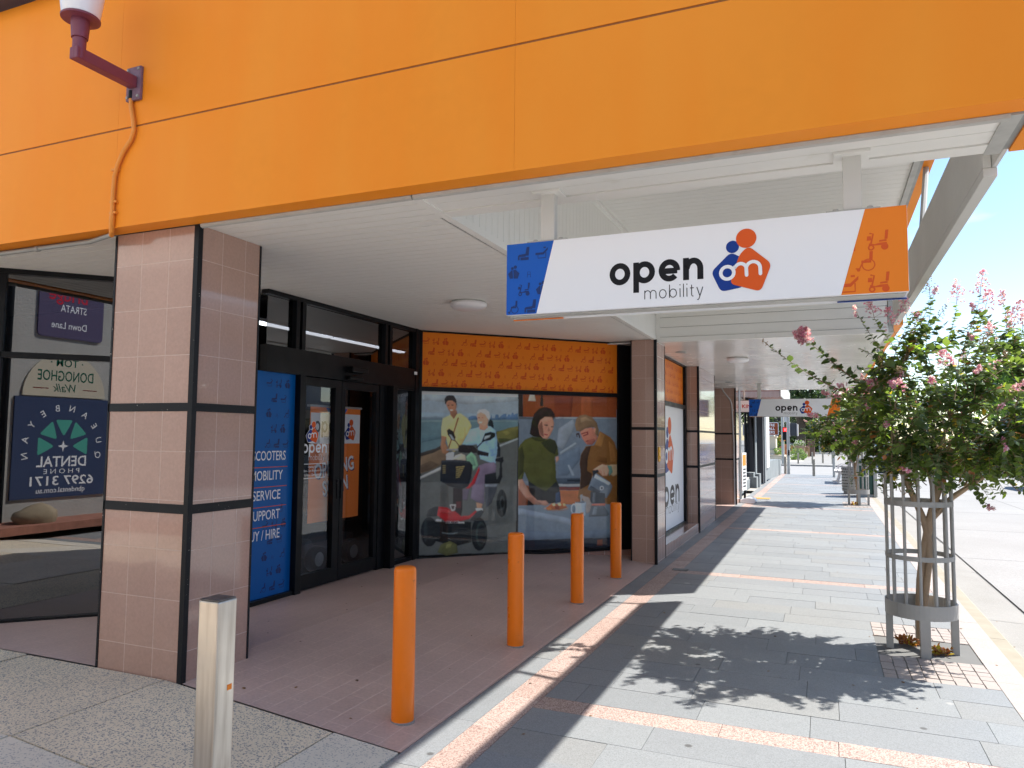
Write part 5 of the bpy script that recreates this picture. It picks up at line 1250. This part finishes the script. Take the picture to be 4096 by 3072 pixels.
pr = Print((-2.43, 51.838, 2.11), X, Z, -Y); pr.circle(.12, .2, .025, P_WHITE, 0, 8); pr.rect(.09, .15, .1, .17, P_WHITE, 0); pr.rect(.095, .12, .03, .1, P_WHITE, 0); pr.rect(.125, .145, .03, .1, P_WHITE, 0); pr.build('figure', ln)
mb = MB(); mb.box(-2.62, -2.56, 52.0, 52.05, 3.3, 4.2); mb.box(-2.36, -2.2, 51.95, 52.05, 2.75, 3.1); mb.build('bracket', M['cream'], p2_)
t = thing('direction_sign', (-3.6, 52, 0), 'brown direction sign with white capitals half hidden by the grey pier', 'sign')
mb = MB(); mb.prism([(a, 52, b) for a, b in round_poly([(-4.55, 1.86), (-2.72, 1.86), (-2.72, 2.72), (-4.55, 2.72)], .09)], (0, .04, 0)); mb.build('rim', P_WHITE, t)
mb = MB(); mb.prism([(a, 51.99, b) for a, b in round_poly([(-4.51, 1.895), (-2.755, 1.895), (-2.755, 2.685), (-4.51, 2.685)], .07)], (0, .009, 0)); mb.build('panel', prn(140, 66, 36), t)
pr = Print((-4.5, 51.985, 1.9), X, Z, -Y)
for k, s in enumerate(('CENTRE', 'HALL', 'CHAMBERS')): pr.text(s, 1.55, .56-.24*k, .24, P_WHITE, 0, .012, 'RIGHT')
pr.build('lettering', t)
mb = MB(); mb.tube([(-3.8, 52.08, -.05), (-3.8, 52.08, 2.7)], .05, 10); mb.build('sign_post', M['greymetal'], t)
pole(.40, 34.6, 2.7, .055, 'plain grey pole beyond the bench')
pole(-.35, 90, 5, .12, 'distant grey pole beside the far path')

# ---------------------------------------------------------------- planting and buildings past the side street
def leafmass(mb, c, rx, ry, rz, n, s, mats):
    for i in range(n):
        d = rnd(1)
        while d.length > 1 or d.length < .05: d = rnd(1)
        d = d.normalized()*(d.length**.35)
        f = 1+.16*math.sin(4*math.atan2(d.y, d.x)+c[0])+.1*math.sin(6*d.z+c[1])
        p = Vector(c)+Vector((d.x*rx, d.y*ry, d.z*rz))*f
        nn = (d+rnd(.8)).normalized(); a = nn.orthogonal().normalized(); b = nn.cross(a); z = s*random.uniform(.5, 1.2)
        r_ = random.uniform(0, 6.28); a, b = a*math.cos(r_)+b*math.sin(r_), b*math.cos(r_)-a*math.sin(r_)
        mb.add([p+a*z, p+b*z*.55+nn*z*.12, p-a*z, p-b*z*.55+nn*z*.1], [(0,1,2,3)], random.choice(mats))
FL = [leaf_mat('tree_deep_green', (.035, .06, .022), .2, .6), leaf_mat('tree_green', (.06, .11, .03), .3, .6), leaf_mat('tree_bright_green', (.16, .27, .05), .4, .6), leaf_mat('hedge_grey_green', (.16, .22, .11), .2, .7),
      leaf_mat('flower_orange', (.7, .26, .09), .2, .7), leaf_mat('flower_white', (.75, .74, .66), .2, .7)]
def plant(name, label, cat, c, r, n, s, mats, group=None):
    mb = MB(); leafmass(mb, c, *r, n, s, mats); o = mb.build(name, FL, None, label, cat, group); return o
def tree(x, y, h, cr, label, mats, n=2600, s=.2, tr=.2, name='street_tree', lobes=6):
    t = thing(name, (x, y, 0), label, 'tree', 'larger trees past the shops')
    mb = MB(); mb.tube([(x, y, -.1), (x+.05, y, h*.25), (x-.05, y+.1, h*.55), (x, y, h*.8)], [tr*1.2, tr, tr*.8, tr*.3], 10)
    for k in range(5):
        a = k*1.3; mb.tube([(x, y, h*(.3+.05*k)), (x+math.cos(a)*cr*.4, y+math.sin(a)*cr*.4, h*(.5+.05*k)), (x+math.cos(a)*cr*.75, y+math.sin(a)*cr*.75, h*(.62+.05*k))], [tr*.5, tr*.35, tr*.12], 7)
    mb.build('trunk', mat('dark_bark', (.10, .075, .055), .9, noise=(6, .3)), t, smooth=True)
    mb = MB()
    for k in range(lobes):
        a = 2*math.pi*k/lobes+random.uniform(-.3, .3); q = random.uniform(.3, .62)*cr
        leafmass(mb, (x+math.cos(a)*q, y+math.sin(a)*q, h*random.uniform(.52, .78)), cr*.5, cr*.5, h*.2, n//lobes, s, mats)
    leafmass(mb, (x, y, h*.78), cr*.6, cr*.6, h*.22, n//4, s, mats)
    mb.build('crown', FL, t)
plant('hedge', 'low rounded grey green hedge across the side street', 'hedge', (-1.95, 64.5, .3), (.75, 1.4, .52), 1500, .07, (3, 3, 1, 2))
plant('hedge', 'small grey green shrub in front of the terracotta planter', 'hedge', (-3.3, 62.5, .65), (.42, .6, .28), 600, .06, (3, 3, 2))
t = thing('stone_pedestal', (-4.2, 63, 0), 'cream stepped stone pedestal beyond the brown sign', 'pedestal')
mb = MB(); mb.box(-7, -3.5, 62.6, 64.4, .72, 1.75); mb.box(-7, -3.42, 62.5, 64.5, 1.75, 1.84); mb.box(-7, -3.62, 62.8, 64.2, 1.84, 2.4); mb.box(-7, -3.4, 62.3, 64.6, .45, .72); mb.build('plinth_block', mat('sandstone', (.58, .51, .40), .8, noise=(2, .1)), t)
mb = MB(); mb.box(-7, -2.72, 61.4, 64.8, 0, .18); mb.box(-7, -2.8, 61.7, 64.7, .18, .34); mb.build('step', mat('sandstone', (.5, .5, .5)), t)
t = thing('planter', (-3.2, 66, 0), 'terracotta planter filled with orange flowers', 'planter')
mb = MB(); mb.box(-3.75, -2.75, 65.6, 66.6, .0, .72); mb.box(-3.8, -2.7, 65.55, 66.65, .72, .82); mb.prism([(-3.5, 65.7, .82), (-2.72, 65.7, .82), (-2.72, 65.7, 1.12), (-3.1, 65.7, 1.2)], (0, .8, 0)); mb.build('trough', mat('terracotta', (.50, .20, .10), .8), t)
mb = MB(); leafmass(mb, (-3.45, 66, 1.35), .42, .4, .42, 500, .07, (1, 2, 2)); leafmass(mb, (-3.2, 66, 1.65), .3, .4, .3, 220, .08, (4, 4, 4, 2)); mb.build('flowers', FL, t)
t = thing('planter', (-1.9, 72, 0), 'brick planter with white flowers and timber slats', 'planter')
BR = brick_mat('brown_brick', (.30, .19, .13), (.36, .23, .16), (.45, .40, .35), 'xz', 0, 0, .23, .08, .008, offset=.5, rough=.8)
mb = MB(); mb.box(-2.4, -1.6, 71.5, 73.5, 0, .93); mb.box(-2.45, -1.5, 71.4, 73.6, .93, 1.02); mb.build('brick_box', BR, t)
mb = MB(); [mb.box(-1.58+.09*k, -1.53+.09*k, 71.45+.2*k, 71.5+.2*k, 0, .98) for k in range(5)]; mb.build('slat', mat('tan_timber', (.52, .36, .18), .7), t)
mb = MB(); leafmass(mb, (-2.0, 72.3, 1.15), .55, .6, .32, 500, .08, (1, 2, 3)); leafmass(mb, (-2.0, 72.2, 1.25), .5, .6, .3, 160, .07, (5,)); leafmass(mb, (-2.65, 71, .75), .35, .4, .4, 260, .08, (1, 3, 5, 4)); mb.build('flowers', FL, t)
mb = MB(); mb.box(-1.4, -.78, 76.5, 78.5, 0, 1.55); mb.box(-1.45, -.73, 76.4, 78.6, 1.55, 1.65); mb.build('brick_pier', mat('dark_brown_brick', (.15, .085, .06), .8), None, 'dark brown brick pier at the edge of the far path', 'brick pier')
tree(-2.4, 92, 9.5, 4.4, 'large dark tree with a black trunk over the far path', (0, 0, 0, 1), 5200, .22, .5, lobes=8)
mb = MB()
for k in range(16): leafmass(mb, (-15+1.25*k, 104+random.uniform(-2, 2), random.uniform(1.2, 3.2)), 1.6, 1.5, 1.7, 420, .24, (0, 0, 0, 1))
mb.box(-15.5, 4, 106, 106.4, 0, 3.6, 6)
mb.build('distant_wood', FL+[mat('wood_shade', (.02, .028, .016), .9)], None, 'dark mass of trees closing off the far end of the street', 'trees', kind='stuff')
tree(1.2, 118, 9, 4.5, 'mid green tree behind the far path, right of the dark tree', (0, 1, 1), 2600, .28, .3)
tree(-8.5, 100, 9, 5, 'dark tree behind the brown sign', (0, 0, 1), 3200, .28, .35)
tree(5.5, 96, 8.5, 4, 'green street tree by the far kerb', (0, 1, 1, 2), 2600, .24, .25)
tree(10.1, 46, 7.3, 2.9, 'bright green street tree across the road, nearest the frame edge', (1, 2, 2), 3600, .17, .2)
tree(12.9, 61, 8.6, 3.6, 'bright green street tree across the road, behind the nearest one', (1, 2, 2), 3000, .2, .2)
tree(15.6, 79, 9.4, 4.2, 'most distant bright green tree across the road', (1, 1, 2), 2600, .22, .22)
t = thing('house', (-8, 112, 0), 'maroon walled house behind the dark tree', 'house')
mb = MB(); mb.box(-14, -2.6, 110, 120, 0, 3.2); mb.build('wall', mat('maroon_wall', (.17, .05, .045), .8), t); mb = MB(); mb.prism([(-14.4,109.6,3.2),(-2.2,109.6,3.2),(-4.5,109.6,5.6),(-12,109.6,5.6)], (0,11,0)); mb.build('roof', mat('dark_roof', (.07,.05,.05), .7), t)
mb = MB(); mb.box(-4.2, -3.4, 109.95, 110.0, 1.0, 2.2); mb.build('window', M['black'], t)
t = thing('gabled_building', (-6, 140, 0), 'white gabled building showing above the far sign', 'building')
mb = MB(); mb.box(-12, -4.6, 138, 150, 0, 8.2); mb.prism([(-12.2,137.8,8.2),(-4.4,137.8,8.2),(-6.5,137.8,10.6)], (0,12,0)); mb.build('wall', mat('bright_white_wall', (.8,.8,.8), .6), t); mb = MB(); mb.box(-7, -5.6, 137.95, 138, 6.2, 7.4); mb.build('window', M['glass_dark'], t)

# ---------------------------------------------------------------- cars
def car(x, y, col, label, rot=0):
    t = thing('parked_car', (0, 0, 0), label, 'car', 'parked cars'); pm = mat('car_paint_'+'_'.join(str(int(c*100)) for c in col), col, .25, .5, coat=.8); zb = -.11
    prof = [(-2.1,.28),(-2.15,.62),(-2.0,.86),(-1.2,.95),(-.55,1.40),(.9,1.46),(1.65,1.02),(2.05,.95),(2.15,.6),(2.1,.28)]
    mb = MB(); mb.prism([(-.86, a, b+zb) for a, b in prof], (1.72, 0, 0)); mb.build('body', pm, t, bevel=.07)
    mb = MB()
    for sx in (-.868, .862):
        mb.prism([(sx, a, b+zb) for a, b in [(-1.05,.97),(-.5,1.34),(.1,1.37),(.1,.97)]], (.006, 0, 0)); mb.prism([(sx, a, b+zb) for a, b in [(.18,.97),(.18,1.37),(.85,1.38),(1.45,1.02)]], (.006, 0, 0))
    mb.obox(Vector((-.7, -1.17, .98+zb)), X, Vector((0,.65,.45)).normalized(), Vector((0,-.45,.65)).normalized(), 0, 1.4, 0, .72, 0, .01); mb.obox(Vector((-.7, 1.6, 1.05+zb)), X, Vector((0,-.75,.44)).normalized(), Vector((0,.44,.75)).normalized(), 0, 1.4, 0, .76, .0, .012)
    mb.build('windows', M['black'], t)
    for sx in (-.8, .8):
        for yy in (-1.3, 1.3):
            mb = MB(); mb.lathe((sx, yy, .31+zb), [(.22, -.1), (.31, -.09), (.31, .09), (.22, .1)], 22, 0, 'x'); w_ = mb.build('wheel', M['black'], t, smooth=True); mb = MB(); mb.lathe((sx, yy, .31+zb), [(.19, -.105), (.19, .105)], 16, 0, 'x'); mb.build('rim', M['greymetal'], w_)
    for s in (-.62, .62):
        mb = MB(); mb.box(s-.16, s+.16, -2.165, -2.1, .6+zb, .74+zb); mb.build('headlight', P_WHITE, t); mb = MB(); mb.box(s-.16, s+.16, 2.1, 2.165, .66+zb, .8+zb); mb.build('tail_light', prn(150, 20, 20), t)
    t.location = (x, y, 0); t.rotation_euler = (0, 0, rot); return t
car(3.0, 45, (.02, .10, .30), 'blue parked car at the kerb glimpsed behind the tree leaves')
car(-4.6, 104, (.10, .22, .42), 'pale blue car far off beyond the terracotta planter', R(80))
car(7.9, 31.6, (.03, .03, .035), 'black car at the right edge of the street', R(4))
car(8.7, 49, (.55, .56, .58), 'pale grey car under the bright green trees at the right edge')
car(12.3, 20.0, (.6, .6, .6), 'silver car parked across the road, seen only as a reflection in the pillar tiles')
car(12.3, 12.5, (.35, .03, .03), 'red car parked across the road, seen only as a reflection in the shop glass')

# ---------------------------------------------------------------- lane wall behind the viewer (seen mirrored in the left window)
LW = thing('lane_wall', (-4, -2.1, 0), 'rough grey rendered lane wall mirrored in the left shop window', 'wall')
mb = MB(); mb.box(-14, .9, -2.32, -2.02, 4.3, 8.5); mb.build('bounce_wall', mat('pale_bounce_wall', (.74, .72, .66), .8, noise=(1, .08)), LW)  # unseen upper storey, added pale and tall to bounce light onto the fascia
mb = MB(); mb.box(-14, .9, -2.3, -2.0, 0, 4.3); mb.build('render', mat('rough_render', (.47, .46, .43), .9, noise=[(2.5, .15), (30, .15)], bump=(28, 1.0)), LW)
mb = MB(); mb.box(-3.6, -2.35, -2.0, -1.97, 2.3, 4.4); mb.build('window_surround', M['cream'], LW, bevel=.03); mb = MB(); mb.box(-3.5, -2.45, -1.97, -1.955, 2.4, 4.3); mb.build('window_pane', M['glass_dark'], LW)
mb = MB(); mb.box(-11, .9, -2.0, -1.25, .1, .22); mb.build('garden_edge', mat('red_brick_edge', (.36, .15, .1), .8, noise=(8, .3)), LW)
mb = MB(); mb.tube([(-2.22,-1.94,.2),(-2.22,-1.94,4.4)], .05, 10); mb.build('drainpipe', M['black'], LW, smooth=True)
def stone(c, r, label):
    mb = MB(); n = 12; vs = []; k = 8; sd = random.uniform(0, 9)
    for j in range(k+1):
        for i in range(n):
            a = 2*math.pi*i/n; b = math.pi*j/k; q = Vector((math.cos(a)*math.sin(b), math.sin(a)*math.sin(b), math.cos(b))); f = 1+.18*math.sin(3*q.x+sd)+.12*math.sin(5*q.y+2*sd)+.08*math.sin(7*q.z)
            vs.append((c[0]+q.x*r[0]*f, c[1]+q.y*r[1]*f, c[2]+q.z*r[2]*f))
    mb.add(vs, [(j*n+i, j*n+(i+1)%n, (j+1)*n+(i+1)%n, (j+1)*n+i) for j in range(k) for i in range(n)])
    mb.build('boulder', mat('garden_stone', (.34, .27, .18), .9, noise=[(5, .3), (30, .2)], bump=(14, .8)), None, label, 'rock', smooth='all')
stone((-1.95, -1.6, .30), (.30, .26, .20), 'rough brown boulder at the foot of the lane wall, mirrored in the left window')
def board(name, label, m, pts, y=-1.97):
    mb = MB(); mb.prism([(a, y, b) for a, b in pts], (0, -.025, 0)); return mb.build(name, m, None, label, 'sign', 'signs on the lane wall')
NV = prn(62, 74, 104); TE = prn(84, 168, 152)
b = board('wall_sign', 'navy dental sign with a teal petal emblem, mirrored in the left window', NV, [(-2.05,.55),(-.39,.55),(-.39,2.17),(-2.05,2.17)])
pr = Print((-.39, -1.97, .55), -X, Z, Y)
cx, cy = .83, .83
for i, ch in enumerate('QUEANBEYAN'):
    a = R(192-204*i/9); r = .60; pr.text(ch, cx+r*math.cos(a), cy+r*math.sin(a)-.02, .15, P_WHITE, 0, .004, 'CENTER', None, a-math.pi/2)
for k in range(5):
    a = R(180-45*k); c_, s_ = math.cos(a), math.sin(a); pr.poly([(cx+c_*q-s_*p, cy+s_*q+c_*p) for q, p in round_poly([(.16, 0), (.26, -.06), (.43, -.15), (.43, .15), (.26, .06)], .04)], TE, 0)
pr.poly([(cx+math.cos(R(45*k+0))*(.09 if k % 2 == 0 else .03), cy+math.sin(R(45*k))*(.09 if k % 2 == 0 else .03)) for k in range(8)], P_WHITE, 0)
pr.text('DENTAL', cx, .50, .24, P_WHITE, 0, .014, 'CENTER', .86); pr.text('P H O N E', cx, .385, .11, P_WHITE, 0, 0, 'CENTER', .62); pr.text('6297 3171', cx, .20, .21, P_WHITE, 0, .014, 'CENTER', 1.1); pr.text('qbndental.com.au', cx, .08, .12, P_WHITE, 0, .004, 'CENTER', .84)
pr.build('lettering', b)
ap = [(-1.22+.72*math.cos(R(a)), 2.19+.72*math.sin(R(a))) for a in range(0, 181, 9)]
b = board('wall_sign', 'cream half round walk name sign above the navy sign, mirrored in the left window', prn(200, 192, 172), ap, -1.972)
pr = Print((-1.22, -1.972, 2.19), -X, Z, Y); GR = prn(36, 92, 74)
pr.text('· TOM ·', 0, .50, .18, GR, 0, .01, 'CENTER'); pr.text('DONOGHOE', 0, .26, .24, GR, 0, .012, 'CENTER', .98); pr.text('Walk', 0, .08, .19, GR, 0, .004, 'CENTER', None, 0, .3); pr.rect(-.56, -.3, .12, .135, prn(120, 40, 40), 0); pr.rect(.3, .56, .12, .135, prn(120, 40, 40), 0)
pr.build('lettering', b)
b = board('wall_sign', 'purple grey sign with red lettering high on the lane wall, mirrored in the left window', prn(92, 84, 112), round_poly([(-1.75,3.16),(-.6,3.16),(-.6,4.5),(-1.75,4.5)], .08))
pr = Print((-.6, -1.97, 3.16), -X, Z, Y); pr.text('bridge', .3, .62, .30, prn(200, 40, 60), 0, .012, 'LEFT', .68); pr.text('STRATA', .32, .44, .17, P_WHITE, 0, .006, 'LEFT', .46); pr.text('Down Lane', .30, .16, .16, P_WHITE, 0, .006, 'LEFT', .62)
for k in range(9): pr.stroke([(.3+.06*k, .92), (.42+.05*k, 1.08+.02*k)], .012, P_WHITE, 0)
pr.build('lettering', b)

# ---------------------------------------------------------------- shops across the road (seen in reflections)
def far_shop(y0, y1, h, col, label):
    t = thing('opposite_shop', (19, (y0+y1)/2, 0), label, 'shop', 'shops across the road')
    mb = MB(); mb.box(17, 27, y0, y1, 0, h); mb.build('wall', mat('opposite_wall_%d' % int(col[0]*100), col, .8, noise=(1, .1)), t)
    mb = MB(); mb.box(14.4, 17, y0+.1, y1-.1, 2.9, 3.3); mb.build('awning', M['cream'], t)
    y = y0+.6
    while y < y1-2:
        mb = MB(); mb.box(16.96, 17.0, y, y+2.2, .5, 2.5); mb.build('shop_window', M['glass_dark'], t)
        mb = MB(); mb.box(16.96, 17.0, y+.4, y+1.6, 4.1, 5.6); mb.build('upper_window', M['glass_dark'], t); y += 3.2
far_shop(-24, -8.2, 7.2, (.55, .5, .42), 'cream two storey shop across the road, seen only in reflections, behind the viewer')
far_shop(-8, 11, 6.6, (.42, .30, .24), 'brown brick shop across the road, seen only in reflections, opposite the entry')
far_shop(11.2, 34, 7.4, (.62, .6, .58), 'pale shop across the road, seen only in reflections, opposite the far pillars')
